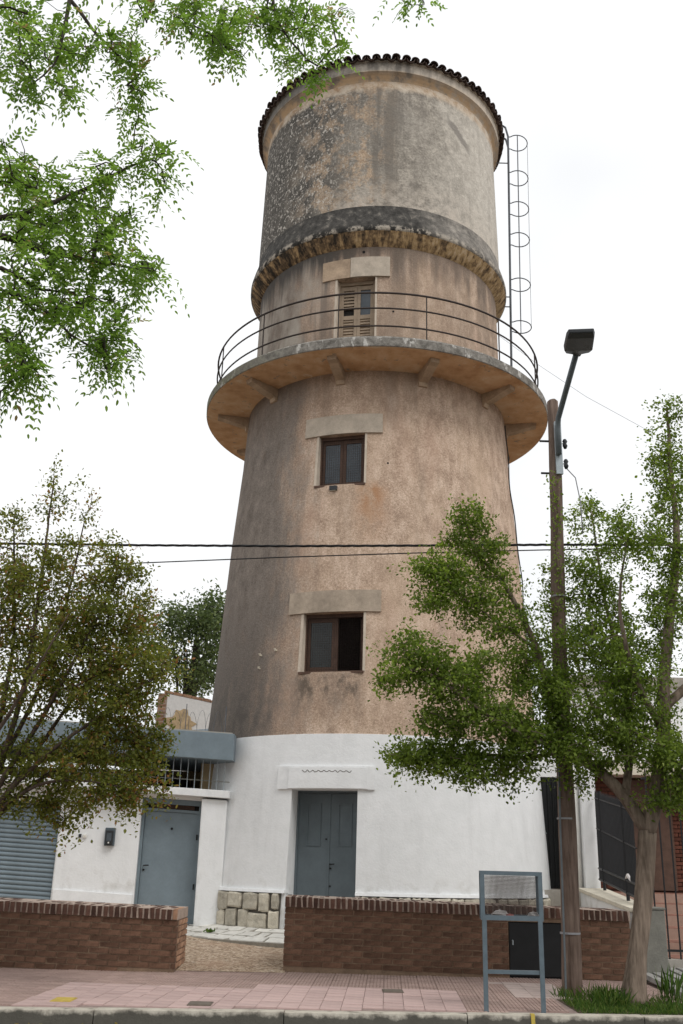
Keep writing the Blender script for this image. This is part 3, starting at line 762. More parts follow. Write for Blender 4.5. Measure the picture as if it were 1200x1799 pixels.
# plinth of rough stones
pl = arcbox(MB(), rad(-84), DO[0] - .02, .2, 1.0, (3.1, 3.1), (3.275, 3.25), 16).build('plinth', 'plinth_joint', tower); sub(pl, tower)
arcbox(MB(), DO[1] + .02, rad(84), .2, 1.0, (3.1, 3.1), (3.275, 3.25), 24).build('plinth_core', 'plinth_joint', pl)
arcbox(MB(), rad(-84), DO[0], .99, 1.035, (3.1, 3.1), (3.285, 3.27), 16).build('plinth_cap', 'white_trim', pl)
arcbox(MB(), DO[1], rad(84), .99, 1.035, (3.1, 3.1), (3.285, 3.27), 24).build('plinth_cap', 'white_trim', pl)
def stone(a, c_, z0, z1):
    n, k = 4, 4; m = MB(); jj = lambda s: random.uniform(-s, s)
    ca = [a + jj(.006), c_ + jj(.006)]; g_ = .0035
    for i in range(k + 1):
        for j in range(n + 1):
            u, v = (0, .09, .5, .91, 1)[j], (0, .09, .5, .91, 1)[i]
            t = ca[0] + g_ + (ca[1] - ca[0] - 2 * g_) * u; z = z0 + .011 + (z1 - z0 - .022) * v
            edge = min(u, 1 - u, v, 1 - v)
            if edge == 0: t += jj(.0035); z += jj(.012)
            if (u in (0, 1)) and (v in (0, 1)): t += (.0025 if u == 0 else -.0025); z += (.007 if v == 0 else -.007)
            r = 3.272 + (.022 if edge == 0 else .036 + jj(.008)); m.v.append(P_(r, t, z))
    for i in range(k):
        for j in range(n): m.f.append((i * (n + 1) + j, i * (n + 1) + j + 1, (i + 1) * (n + 1) + j + 1, (i + 1) * (n + 1) + j))
    bd_ = [j for j in range(n + 1)] + [i * (n + 1) + n for i in range(1, k + 1)] + [k * (n + 1) + j for j in range(n - 1, -1, -1)] + [i * (n + 1) for i in range(k - 1, 0, -1)]
    bb = len(m.v)
    for q in bd_:
        x, y, z = m.v[q]; m.v.append((AX + (x - AX) * .97, AD + (y - AD) * .97, z))
    L = len(bd_)
    m.f += [(bd_[(i + 1) % L], bd_[i], bb + i, bb + (i + 1) % L) for i in range(L)]
    m.build('stone', 'plinth_stone', pl)
for (t0, t1) in ((rad(-80), DO[0] - .025), (DO[1] + .025, rad(80))):
    for row, (za, zb) in enumerate(((.46, .725), (.725, .985))):
        t = t0
        while t < t1 - .02:
            wd = random.uniform(.055, .115) * (1.15 if row == 0 else .9); e = min(t + wd, t1)
            if t1 - e < .04: e = t1
            dz = .03 * sin(t * 23); stone(t, e, za + (0 if row == 0 else dz), zb + (dz if row == 0 else 0)); t = e
# small fixtures on the shaft
for (x, y) in ((460, 1152), (486, 1143), (458, 1175)):
    d = ray(x, y); o_ = CAM - np.array([AX, AD, 0]); a = d[0] ** 2 + d[1] ** 2; bq = 2 * (o_[0] * d[0] + o_[1] * d[1])
    cq = o_[0] ** 2 + o_[1] ** 2 - 2.985 ** 2; t = (-bq - math.sqrt(bq * bq - 4 * a * cq)) / 2 / a; p = CAM + d * t
    nrm = np.array([p[0] - AX, p[1] - AD, 0]); nrm /= np.linalg.norm(nrm)
    MB().tube([p - nrm * .02, p + nrm * .05, p + nrm * .055 + [0, 0, .03]], [.018, .014, .022], 8).build('insulator', 'coping_cream', tower)
for (t_, z_, r_, pr) in ((-8.5, 12.68, .030, NECK), (4.5, 11.35, .020, NECK), (2.5, 8.15, .018, SHAFT)):
    r = prof_r(pr, z_); MB().tube([P_(r - .05, rad(t_), z_), P_(r + .006, rad(t_), z_)], r_, 8).build('vent_hole', 'interior_dark', tower)
MB().tube([P_(prof_r(SHAFT, z) + .02 + .012 * sin(z * 5), rad(73 + 2.2 * sin(z * 2.1)), z) for z in np.linspace(9.9, 5.2, 40)], .012, 5).build('wire', 'cable_black', tower)
# floodlight on the sill of the upper window
fl = thing('floodlight', 'small black floodlight fixed below the window under the balcony', 'floodlight', tuple(f1.p(-.10, .20, f1.z0 - .10)))
f1.box(MB(), -.17, -.03, f1.z0 - .115, f1.z0 - .03, .19, .27).build('housing', 'plastic_dark', fl, bevel=.01)
f1.box(MB(), -.155, -.045, f1.z0 - .122, f1.z0 - .1155, .20, .262).build('lens', 'lamp_lens', fl)
f1.box(MB(), -.115, -.085, f1.z0 - .05, f1.z0 - .026, .12, .19).build('bracket', 'plastic_dark', fl)

# caged ladder on the right of the tank
lad = thing('caged_ladder', 'thin steel ladder with safety hoops on the right of the tank', 'ladder', (3.56, 19.0, 10.32))
def lx(z): return 3.555 + (z - 10.3) * .019
LK = .19                              # the ladder is turned a little towards the street
for s in (-.2, .2):
    k_ = s * LK
    MB().tube([(lx(10.3) + k_, 19 + s, 10.32), (lx(14) + k_, 19 + s, 14), (lx(17.55) + k_, 19 + s, 17.55), (lx(17.9) - .06 + k_, 19 + s, 17.8), (3.42 + k_, 19 + s, 17.98), (3.1 + k_, 19 + s, 17.75)], .024, 6).build('stringer', 'ladder_steel', lad)
z = 10.6
while z < 17.5:
    MB().tube([(lx(z) - .2 * LK, 18.8, z), (lx(z) + .2 * LK, 19.2, z)], .012, 6).build('rung', 'ladder_steel', lad); z += .3
for z in (17.53, 16.53, 15.68, 14.85, 13.67, 12.6):
    x0 = lx(z)
    pts = [(x0 - .2 * LK, 18.8, z)] + [(x0 + .21 - .24 * cos(a) - .27 * LK * sin(a), 19 - .27 * sin(a), z) for a in np.linspace(rad(50), rad(310), 26)] + [(x0 + .2 * LK, 19.2, z)]
    MB().tube(pts, .012, 6).build('hoop', 'ladder_steel', lad, True)
for (dx, dy, r) in ((.22, -.27, .013), (.22, .27, .011), (.45, 0, .005)):
    MB().tube([(lx(12.6) + dx + dy * LK, 19 + dy, 12.6), (lx(17.53) + dx + dy * LK, 19 + dy, 17.53)], r, 5).build('cage_bar', 'ladder_steel', lad)
for z in (13.1, 13.35, 16.95):
    MB().tube([(3.2, 19.0, z), (lx(z), 19.0, z)], .014, 5).build('stay', 'ladder_steel', lad)

# ================================================================ LOW BRICK WALLS
def brick_mesh(name, lx_, ly, lz, mat, ero=.006):
    me_list = []
    for q in range(5):
        m = MB(); e = lambda: random.uniform(-ero, ero)
        m.hexa([(-lx_ / 2 + e(), -ly / 2 + e(), -lz / 2 + e() * .5), (lx_ / 2 + e(), -ly / 2 + e(), -lz / 2 + e() * .5), (lx_ / 2, ly / 2, -lz / 2), (-lx_ / 2, ly / 2, -lz / 2),
                (-lx_ / 2 + e(), -ly / 2 + e(), lz / 2 + e() * .5), (lx_ / 2 + e(), -ly / 2 + e(), lz / 2 + e() * .5), (lx_ / 2, ly / 2, lz / 2), (-lx_ / 2, ly / 2, lz / 2)])
        me = bpy.data.meshes.new(name); me.from_pydata(m.v, [], m.f); me.materials.append(MAT[mat]); me_list.append(me)
    return me_list
BR = brick_mesh('brick', .235, .06, .054, 'brick_wall'); BRE = brick_mesh('brick', .235, .06, .054, 'brick_end')  # end bricks beige-orange, with the light on that face put into their colour
BRH = brick_mesh('brick', .115, .06, .054, 'brick_wall')
CP = brick_mesh('cap_brick', .050, .27, .118, 'brick_cap', .007)
CPE = brick_mesh('cap_brick', .056, .27, .118, 'brick_end', .007)
def low_wall(name, label, x0, x1, y, th_, zt0, zt1, hole=None, end_right=False):
    t = thing(name, label, 'wall', ((x0 + x1) / 2, y, SZ))
    zt = lambda x: zt0 + (zt1 - zt0) * (x - x0) / (x1 - x0)
    core = MB(); e = .012
    segs = [(x0 + e, x1 - e)] if not hole else [(x0 + e, hole[0]), (hole[1], x1 - e)]
    for a, c_ in segs:
        core.hexa([(a, y + e, .05), (c_, y + e, .05), (c_, y + th_ - e, .05), (a, y + th_ - e, .05),
                   (a, y + e, zt(a) - .012), (c_, y + e, zt(c_) - .012), (c_, y + th_ - e, zt(c_) - .012), (a, y + th_ - e, zt(a) - .012)])
    if hole:
        a, c_ = hole[0], hole[1]; core.hexa([(a, y + e, hole[3]), (c_, y + e, hole[3]), (c_, y + th_ - e, hole[3]), (a, y + th_ - e, hole[3]),
                   (a, y + e, zt(a) - .012), (c_, y + e, zt(c_) - .012), (c_, y + th_ - e, zt(c_) - .012), (a, y + th_ - e, zt(a) - .012)])
    core.build('mortar', 'mortar', t)
    p = .25; rh = .0685; nrow = int((min(zt0, zt1) - .125 - SZ) / rh)
    sl = (zt1 - zt0) / (x1 - x0)
    for r in range(nrow + 1):
        off = 0 if r % 2 == 0 else p / 2
        x = x0 - (p - .0) + off
        while x < x1:
            a, c_ = max(x, x0), min(x + p, x1)
            if hole and c_ > hole[0] and a < hole[1]:
                zq = zt((a + c_) / 2) - .125 - rh / 2 - (nrow - r) * rh
                if zq < hole[3] + .03:
                    if a < hole[0]: c_ = hole[0]
                    elif c_ > hole[1]: a = hole[1]
            if c_ - a > .05:
                xc = (a + c_) / 2; z = zt(xc) - .125 - rh / 2 - (nrow - r) * rh
                if z < SZ + .01: z = None
                inh = hole and (a < hole[1] - .001 and c_ > hole[0] + .001) and (z is not None and hole[2] - .03 < z < hole[3] + .03)
                if z is not None and not inh:
                    o = inst('brick', random.choice(BR), t, (xc, y + .03 + random.uniform(-.003, .006), z), 0, ((c_ - a - .014) / .235, 1, 1))
                    o.rotation_euler = (0, -sl + random.uniform(-.006, .006), random.uniform(-.01, .01))
            x += p
        if end_right:
            yy = y + .03 + (.0 if r % 2 else p / 2)
            while yy < y + th_:
                a, c_ = max(yy, y + .07), min(yy + p, y + th_); z = zt(x1) - .125 - rh / 2 - (nrow - r) * rh
                if c_ - a > .06 and z > SZ: inst('brick', random.choice(BRE), t, (x1 - .03 + random.uniform(-.006, .003), (a + c_) / 2, z), PI / 2, ((c_ - a - .014) / .235, 1, 1))
                yy += p
    # rowlock coping: three bricks deep; the front row shows each brick
    x = x0 + .005; pp = .0715
    while x < x1 - .03:
        xc = x + .03; z = zt(xc) - .06
        for k, yc in enumerate((y + .11, y + .11 + .285, y + .11 + .57)):
            if yc + .14 > y + th_ + .06: continue
            mm = random.choice(CPE if (end_right and x > x1 - .12) else CP)
            o = inst('cap_brick', mm, t, (xc, yc + random.uniform(-.006, .004), z + random.uniform(-.004, .004)), random.uniform(-.02, .02))
        x += pp
    mc = MB(); mc.hexa([(x0 + .004, y - .012, zt(x0) - .118), (x1 - .004, y - .012, zt(x1) - .118), (x1 - .004, y + th_ + .0, zt(x1) - .118), (x0 + .004, y + th_, zt(x0) - .118),
                        (x0 + .004, y - .010, zt(x0) - .001), (x1 - .004, y - .010, zt(x1) - .001), (x1 - .004, y + th_, zt(x1) - .001), (x0 + .004, y + th_, zt(x0) - .001)])
    mc.build('coping_mortar', 'mortar_light', t)
    return t, zt
low_wall('brick_wall', 'low brown brick wall with soldier coping before the blue shutter', -6.8, -1.865, 13.1, .86, .958, .855, None, True)
wr, wrz = low_wall('brick_wall', 'low brown brick wall with rowlock coping in front of the tower door', -.585, 3.80, 13.5, .86, 1.025, .957, (2.25, 3.02, .12, .80))
# dark meter cabinet in the right wall
cb = thing('meter_cabinet', 'black metal meter cabinet doors set in the brick wall behind the litter basket', 'cabinet', (2.63, 13.5, SZ))
m = MB(); m.box(2.252, 3.018, 13.56, 13.60, .13, .798); m.build('back', 'dark_metal', cb)
for a, c_ in ((2.26, 2.63), (2.64, 3.01)): MB().box(a, c_, 13.525, 13.558, .17, .79).build('door', 'dark_metal', cb, bevel=.004)
m = MB(); m.tube([(2.30, 13.52, .58), (2.30, 13.49, .58), (2.30, 13.49, .53)], .010, 6); m.build('handle', 'galvanised', cb)

# crazy paving beside the plinth
def apz(r): return .495 - (r - 3.28) * .20
m = MB()
for i in range(24):
    t0, t1 = rad(-72 + i * 56 / 24), rad(-72 + (i + 1) * 56 / 24)
    m.quad(P_(4.0, t0, apz(4.0) - .008), P_(4.0, t1, apz(4.0) - .008), P_(3.2, t1, apz(3.2) - .008), P_(3.2, t0, apz(3.2) - .008))
    m.quad(P_(4.0, t0, .2), P_(4.0, t1, .2), P_(4.0, t1, apz(4.0) - .008), P_(4.0, t0, apz(4.0) - .008))
cp_ = structure(m.build('stone_apron', 'paving_joint'))
for row, (ra, rb) in enumerate(((3.30, 3.52), (3.52, 3.76), (3.76, 3.99))):
    t = -71 + random.uniform(0, 2)
    while t < -18:
        wd = random.uniform(3.0, 7.0); m = MB(); pts = []; j = lambda s: random.uniform(-s, s)
        for (r, a) in ((ra + .012, t + .25), (ra + .012 + j(.02), t + wd / 2), (ra + .012, t + wd - .25), ((ra + rb) / 2, t + wd - .2 + j(.4)), (rb - .012, t + wd - .3 + j(.6)), (rb - .012 + j(.03), t + wd / 2), (rb - .012, t + .3 + j(.6)), ((ra + rb) / 2, t + .2 + j(.4))):
            pts.append((r + j(.012), rad(a)))
        n = len(pts); dz = j(.004)
        m.v = [P_(r, a, apz(r) + dz) for r, a in pts] + [P_(r, a, apz(r) - .05) for r, a in pts]
        m.f = [tuple(range(n))[::-1]] + [(i, (i + 1) % n, n + (i + 1) % n, n + i) for i in range(n)]
        m.build('paving_stone', 'paving_stone', cp_); t += wd

# ================================================================ HOUSE ON THE LEFT
HK = .95
XF = lambda p: (p[0] * HK, p[1] - .95, CZ + (p[2] - CZ) * HK)
hs = thing('white_house', 'low white house with blue fascia, blue door and roller shutter beside the tower', 'house', (-3.8, 17.05, .35))
SK = -.042
zf = lambda x: SK * (x + 2.3)
H0 = .28
m = MB(); m.box(-4.72, -3.335, 18.0, 18.22, H0, 2.46, zf); m.box(-9.5, -7.3, 18.0, 18.22, H0, 2.46, zf); m.box(-7.3, -4.72, 18.0, 18.22, 2.2, 2.46, zf)
m.box(-3.335, -2.29, 18.0, 18.22, 2.40, 2.46, zf)
hw = m.build('wall', 'white_house', hs); sub(hw, hs)
MB().box(-4.70, -3.36, 17.965, 18.0, H0, .80, zf).build('skirting', 'white_trim', hs)
MB().box(-2.275, -1.84, 17.80, 18.25, H0, 2.432, zf).build('pillar', 'white_house', hs, bevel=.02)
MB().box(-9.5, -1.80, 17.72, 18.24, 2.46, 2.585, zf).build('beam', 'white_trim', hs, bevel=.008)
fs = MB().box(-9.5, -1.755, 17.55, 20.5, 3.08, 3.53, zf).build('fascia', 'blue_paint', hs, bevel=.006)
MB().box(-9.5, -1.80, 17.60, 20.4, 3.531, 3.555, zf).build('roof_slab', 'concrete', hs)
mm = MB(); mm.hexa([(-3.4, 18.6, 3.57), (-1.95, 18.6, 3.52), (-1.95, 20.3, 3.9), (-3.4, 20.3, 3.72), (-3.4, 18.6, 3.62), (-1.95, 18.6, 3.57), (-1.95, 20.3, 4.0), (-3.4, 20.3, 3.80)])
mm.build('roof_upstand', 'blue_paint', hs)
m = MB(); m.box(-9.5, -1.9, 20.4, 20.5, H0, 3.1); m.box(-9.5, -9.4, 18.2, 20.4, H0, 3.1); m.build('back_wall', 'tan_wall', hs)
MB().box(-2.42, -2.05, 18.5, 18.56, 2.4, 3.09, zf).build('board', 'board', hs)
m = MB(); m.box(-3.1, -2.9, 19.6, 20.38, 2.2, 2.9); m.box(-4.2, -3.3, 19.4, 20.38, 2.0, 2.95); m.build('dark_block', 'interior_dark', hs)  # near-black blocks inside, in front of the back wall
gr = MB().box(-5.6, -1.82, 17.84, 17.86, 2.73, 2.745, zf).build('grille', 'grey_post', hs); sub(gr, hs)
x = -5.5
while x < -1.85:
    MB().tube([(x, 17.83, 2.585 + zf(x)), (x, 17.83, 3.08 + zf(x))], .0075, 6).build('bar', 'galvanised', gr); x += .128
# door
dr = MB()
dr.box(-3.332, -3.285, 18.06, 18.16, H0, 2.40, zf); dr.box(-2.345, -2.293, 18.06, 18.16, H0, 2.40, zf); dr.box(-3.285, -2.345, 18.06, 18.16, 2.31, 2.40, zf)
dr.box(-3.285, -2.345, 18.07, 18.15, 2.185, 2.23, zf)
dr = dr.build('door', 'blue_paint', hs); sub(dr, hs); dr['label'] = 'plain blue grey metal door with a peephole'
MB().box(-3.28, -2.35, 18.10, 18.14, H0 + .02, 2.182, zf).build('leaf', 'blue_paint', dr)
for i in range(4): MB().box(-3.20, -2.43, 18.09, 18.12, 2.238 + i * .018, 2.247 + i * .018, zf).build('louvre', 'window_wood', dr)
MB().box(-3.284, -2.346, 18.125, 18.14, 2.231, 2.309, zf).build('transom', 'interior_dark', dr)
m = MB(); m.tube([(-2.80, 18.10, 1.93), (-2.80, 18.09, 1.93)], .022, 8); m.build('peephole', 'dark_metal', dr)
m = MB(); m.tube([(-3.23, 18.10, 1.32), (-3.23, 18.05, 1.32), (-3.14, 18.05, 1.325)], .011, 6); m.tube([(-3.23, 18.10, 1.25), (-3.23, 18.088, 1.25)], .018, 8); m.build('handle', 'dark_metal', dr)
for z in (.95, 1.75): MB().box(-2.36, -2.335, 18.035, 18.058, z, z + .09).build('hinge', 'dark_metal', dr)
# roller shutter: every slat
rs = MB().box(-7.3, -4.725, 18.12, 18.15, H0, 2.2, zf).build('roller_shutter', 'blue_dark', hs); sub(rs, hs); rs['label'] = 'blue grey roller shutter of narrow slats'
def slat_mesh():
    m = MB(); L = 2.575; h = .0725; n = 6
    for x in (-L / 2, L / 2):
        for k in range(n + 1):
            a = k / n; m.v.append((x, -.022 * sin(PI * a) ** .7, a * h + zf(x) - zf(0)))
    m.f = [(k, n + 1 + k, n + 2 + k, k + 1) for k in range(n)]
    me = bpy.data.meshes.new('slat'); me.from_pydata(m.v, [], m.f); me.materials.append(MAT['blue_paint']); return me
sm = slat_mesh()
for i in range(26): inst('slat', sm, rs, XF((-6.0125, 18.105, H0 + .02 + i * .0745 + zf(-6.0125))), sc=(HK, 1, HK))
m = MB(); m.box(-4.745, -4.72, 18.03, 18.12, H0, 2.2, zf); m.build('guide', 'white_trim', rs)
# meter box, bell, box
mb_ = thing('electric_meter', 'dark grey electricity meter box on the white house wall', 'meter', (-3.64, 17.05, 1.6))
MB().box(-3.915, -3.745, 17.93, 18.0, 1.62, 1.915).build('frame', 'blue_dark', mb_, bevel=.01)
MB().box(-3.895, -3.765, 17.90, 17.929, 1.635, 1.87).build('housing', 'plastic_dark', mb_, bevel=.012)
MB().box(-3.872, -3.788, 17.894, 17.8995, 1.70, 1.83).build('glass', 'glass', mb_)
MB().tube([(-3.83, 17.894, 1.67), (-3.83, 17.885, 1.67)], .014, 8).build('seal', 'plastic_white', mb_)
db = thing('doorbell', 'small white doorbell box beside a dark hole by the shutter', 'doorbell', (-4.06, 17.05, 1.74))
MB().box(-4.30, -4.235, 17.965, 18.0, 1.735, 1.80).build('case', 'plastic_white', db, bevel=.008)
MB().box(-4.375, -4.33, 17.985, 18.0, 1.745, 1.80).build('socket', 'plastic_dark', db)
MB().tube([(-4.267, 17.965, 1.765), (-4.267, 17.957, 1.765)], .012, 8).build('button', 'coping_cream', db)
# coil of razor wire on the roof edge
cw = thing('razor_wire', 'thin coil of razor wire along the blue roof edge', 'wire', (-2.47, 16.95, 3.43))
pts = []
for i in range(260):
    a = 2 * PI * i / 26; x = -3.45 + 1.5 * i / 259
    pts.append((x, 17.95 + .20 * sin(a), 3.74 + zf(x) + .19 * cos(a + .3 * sin(a * .37)) * (1 + .15 * sin(i * .11))))
MB().tube(pts, .003, 4).build('coil', 'ladder_steel', cw)
for x in (-3.40, -2.68, -1.97): MB().tube([(x, 17.95, 3.50 + zf(x)), (x, 17.95, 4.05 + zf(x))], .008, 5).build('stake', 'ladder_steel', cw)

XF = None
# ruined plastered wall behind
rw = thing('ruined_wall', 'broken white plastered wall with bare brick edge behind the blue roof', 'wall', (-4.0, 26, .6))
p0, p1 = aty(290, 1216, 26), aty(372, 1226, 26)
m = MB(); m.hexa([(-4.42, 26, .4), (-2.2, 26, .4), (-2.2, 26.3, .4), (-4.42, 26.3, .4), (-4.42, 26, 5.50), (-2.2, 26, 5.10), (-2.2, 26.3, 5.10), (-4.42, 26.3, 5.50)])
m.build('plaster', 'ruin_plaster', rw)
m = MB(); n = 22; rq = [random.uniform(.75, 1.25) for k in range(n)]
pp_ = [(-4.02 + .36 * cos(2 * PI * k / n) * rq[k], 4.74 + .38 * sin(2 * PI * k / n) * rq[k]) for k in range(n)]
m.v = [(x, 25.985, z) for x, z in pp_] + [(x, 26.01, z) for x, z in pp_]
m.f = [tuple(range(n))] + [(k, n + k, n + (k + 1) % n, (k + 1) % n) for k in range(n)]
m.build('bare_patch', 'ruin_orange', rw)
RB = brick_mesh('brick', .24, .3, .07, 'brick_end', .012); z = .5; i = 0
while z < 5.55:
    inst('brick', random.choice(RB), rw, (-4.545 + random.uniform(-.03, .01), 26.14, z), 0, (1 if i % 2 else .85, 1, 1)); z += .092; i += 1
x = -4.4
while x < -2.2:
    inst('brick', random.choice(RB), rw, (x, 26.14, 5.50 - .18 * (x + 4.42) + .045), 0, (.95, 1, 1), ry=.17); x += .25
m = MB(); m.box(-4.66, -4.42, 26.0, 26.28, .4, 5.48); m.build('mortar', 'mortar_light', rw)

# ================================================================ RIGHT NEIGHBOUR
sd_ = thing('side_door', 'tall black metal door between the white tower base and the pillar', 'door', (3.85, 18, 1.1))
MB().box(3.45, 4.02, 18.02, 18.06, 1.12, 2.96).build('leaf', 'dark_metal', sd_)
for x in np.arange(3.5, 4.0, .085): MB().box(x, x + .02, 17.995, 18.02, 1.14, 2.94).build('rib', 'dark_metal', sd_)
MB().tube([(3.69, 18.0, 2.02), (3.69, 17.95, 2.02)], .012, 6).build('handle', 'galvanised', sd_)
st = structure(MB().box(3.3, 4.05, 17.5, 18.1, .3, 1.11).build('door_step', 'concrete'))
wp = thing('white_side_wall', 'white wall piece with pillar and drain pipe right of the tower', 'wall', (4.25, 17.7, .4))
MB().box(3.4, 4.2, 18.0, 18.2, 2.97, 3.45).build('lintel', 'white_house', wp)
MB().box(4.20, 4.45, 17.4, 18.2, .35, 3.4).build('pillar', 'white_house', wp, bevel=.01)
MB().tube([(4.13, 17.55, .35), (4.13, 17.55, 3.3)], .055, 10).build('drain_pipe', 'plastic_white', wp, True)
lw = thing('boundary_wall', 'low white boundary wall with cream coping running towards the street', 'wall', (4.15, 15.8, .2))
m = MB(); m.hexa([(3.97, 13.95, .1), (4.22, 13.95, .1), (4.5, 17.38, .1), (4.1, 17.38, .1), (3.97, 13.95, .93), (4.22, 13.95, .93), (4.5, 17.38, 1.10), (4.1, 17.38, 1.10)]); m.build('wall', 'white_paint', lw)
m = MB(); m.hexa([(3.92, 13.93, .932), (4.25, 13.93, .932), (4.53, 17.38, 1.102), (4.06, 17.38, 1.102), (3.92, 13.93, .99), (4.25, 13.93, .99), (4.53, 17.38, 1.16), (4.06, 17.38, 1.16)]); m.build('coping', 'coping_cream', lw, bevel=.01)
fe = thing('iron_fence', 'black spiked iron fence on the cream coping running back to the pillar', 'fence', (4.3, 15.8, 1.0))
def fl_(y): s = (17.35 - y) / 2.85; return 4.42 - .25 * s, 1.30 - .19 * s, 2.72 - .33 * s
for (k, zz) in ((0, 0), (0, .17), (1, -.13), (1, -.62)):
    pts = []
    for y in (17.35, 14.2):
        x, a, c_ = fl_(y); pts.append((x, y, (a if k == 0 else c_) + zz))
    MB().tube(pts, .022 if k == 0 else .015, 4).build('rail', 'black_iron', fe)
y = 17.3
while y > 14.2:
    x, a, c_ = fl_(y); MB().tube([(x, y, a), (x, y, c_ - .06), (x, y, c_)], [.011, .011, .002], 5).build('bar', 'black_iron', fe); y -= .10
for y in (16.9, 15.0):
    x, a, c_ = fl_(y); MB().tube([(x, y, 1.0 - .03), (x, y, c_)], .026, 4).build('post', 'black_iron', fe)
x, a, c_ = fl_(15.0); m = MB(); m.tube([(x - .03, 14.95, a + .2), (x - .04, 14.8, a + .24), (x - .03, 14.7, a + .16)], [.012, .028, .01], 6); tag(m.build('plastic_scrap', 'paper'), 'white plastic scrap caught on the black iron fence', 'scrap')
gp = thing('gate_post', 'short grey rendered gate post behind the right tree trunk', 'post', (4.15, 13.8, .15))
MB().box(3.99, 4.28, 13.60, 13.9, .12, .98).build('shaft', 'grey_post', gp, bevel=.015); MB().box(3.98, 4.29, 13.59, 13.91, .981, 1.01).build('cap', 'grey_post', gp, bevel=.008)
ff = thing('front_fence', 'tall thin black bars of the front fence at the right edge', 'fence', (5.6, 14.2, .2))
MB().box(4.27, 8.5, 14.1, 14.3, .1, .36).build('kerb', 'concrete', ff)
x = 4.34
while x < 8.4:
    MB().tube([(x, 14.2, .36), (x, 14.2, 2.75), (x, 14.2, 2.85)], [.012, .012, .003], 5).build('bar', 'black_iron', ff); x += .148
for z in (.45, 2.65): MB().box(4.28, 8.45, 14.188, 14.212, z, z + .03).build('rail', 'black_iron', ff)
pt = structure(MB().box(4.4, 9, 14.3, 14.4, .1, .30).build('patio', 'terracotta_joint'))
ptm = MB().box(-.148, .148, -.148, .148, -.02, 0); tme = bpy.data.meshes.new('patio_tile'); tme.from_pydata(ptm.v, [], ptm.f); tme.materials.append(MAT['terracotta'])
for s in range(6):
    y0 = 14.4 + s * .8; z = .36 + s * .145
    MB().box(4.56, 9, y0, y0 + .8 if s < 5 else 19.2, .1, z - .006).build('step', 'terracotta_joint', pt)
    for i in range(9):
        for j in range(3 if s == 5 else 2):
            inst('patio_tile', tme, pt, (4.75 + i * .305, y0 + .16 + j * .305, z))
nh = thing('brick_house', 'red brick house with pale upper wall behind the right tree', 'house', (6.5, 19.4, 1.1))
MB().box(4.50, 11, 19.24, 19.5, .3, 3.1).build('wall', 'mortar_red', nh)
BN = brick_mesh('brick', .24, .05, .058, 'brick_red', .004)
for r in range(27):
    for i in range(8):
        x = 4.64 + i * .252 + (.126 if r % 2 else 0); inst('brick', random.choice(BN), nh, (x, 19.225, 1.16 + r * .0715))
MB().box(4.3, 11, 18.6, 21, 3.1, 3.32).build('porch_roof', 'coping_cream', nh)
MB().box(4.60, 11, 20.2, 20.5, 3.32, 5.0).build('upper_wall', 'white_house', nh)
MB().box(4.5, 11, 20.05, 20.7, 5.0, 5.18).build('roof_edge', 'concrete', nh)
m = MB(); m.box(5.5, 6.3, 19.15, 19.235, 1.12, 3.05); m.build('door', 'window_wood', nh)

# ================================================================ LITTER BASKET
bk = thing('litter_basket', 'blue grey raised litter basket of wire mesh on two posts at the kerb', 'litter bin', (1.78, 10.55, SZ))
bu = np.array([.998, .06]); bn = np.array([.10, .995]); bo = np.array([1.475, 10.45]); BW = .625
def bp(u, v, z): q = bo + bu * u + bn * v; return (q[0], q[1], z)
def bbox(m, u0, u1, v0, v1, z0, z1): return m.hexa([bp(u0, v0, z0), bp(u1, v0, z0), bp(u1, v1, z0), bp(u0, v1, z0), bp(u0, v0, z1), bp(u1, v0, z1), bp(u1, v1, z1), bp(u0, v1, z1)])
DB = .27
for u in (.012, BW - .057): bbox(MB(), u, u + .045, .0, .045, SZ - .02, .955).build('post', 'basket_paint', bk)
bbox(MB(), .057, BW - .057, .008, .038, .475, .51).build('cross_bar', 'basket_paint', bk)
for v in (0, DB):
    for (a, c_, d, e) in ((0, .042, .955, 1.41), (BW - .042, BW, .955, 1.41), (.042, BW - .042, .955, 1.0), (.042, BW - .042, 1.372, 1.41)):
        bbox(MB(), a, c_, v, v + .04, d, e).build('frame', 'basket_paint', bk)
for (a, c_) in ((0.002, .03), (BW - .03, BW - .002)):
    bbox(MB(), a, c_, .04, DB, .957, .985).build('frame', 'basket_paint', bk); bbox(MB(), a, c_, .04, DB, 1.38, 1.405).build('frame', 'basket_paint', bk)
bbox(MB(), .04, BW - .04, .04, DB, .957, .963).build('floor', 'blue_dark', bk)
m = MB(); n = 44
for v in (.02, DB + .02):
    for i in range(1, n): u = .042 + (BW - .084) * i / n; m.tube([bp(u, v, 1.0), bp(u, v, 1.372)], .0017, 3, False)
    for i in range(1, 30): z = 1.0 + .372 * i / 30; m.tube([bp(.042, v, z), bp(BW - .042, v, z)], .0017, 3, False)
for u in (.018, BW - .018):
    for i in range(1, 15): v = .04 + (DB - .04) * i / 15; m.tube([bp(u, v, .985), bp(u, v, 1.38)], .0017, 3, False)
    for i in range(1, 21): z = .985 + .39 * i / 21; m.tube([bp(u, .04, z), bp(u, DB, z)], .0017, 3, False)
o = m.build('wire_mesh', 'rail_iron', bk); o['kind'] = 'stuff'
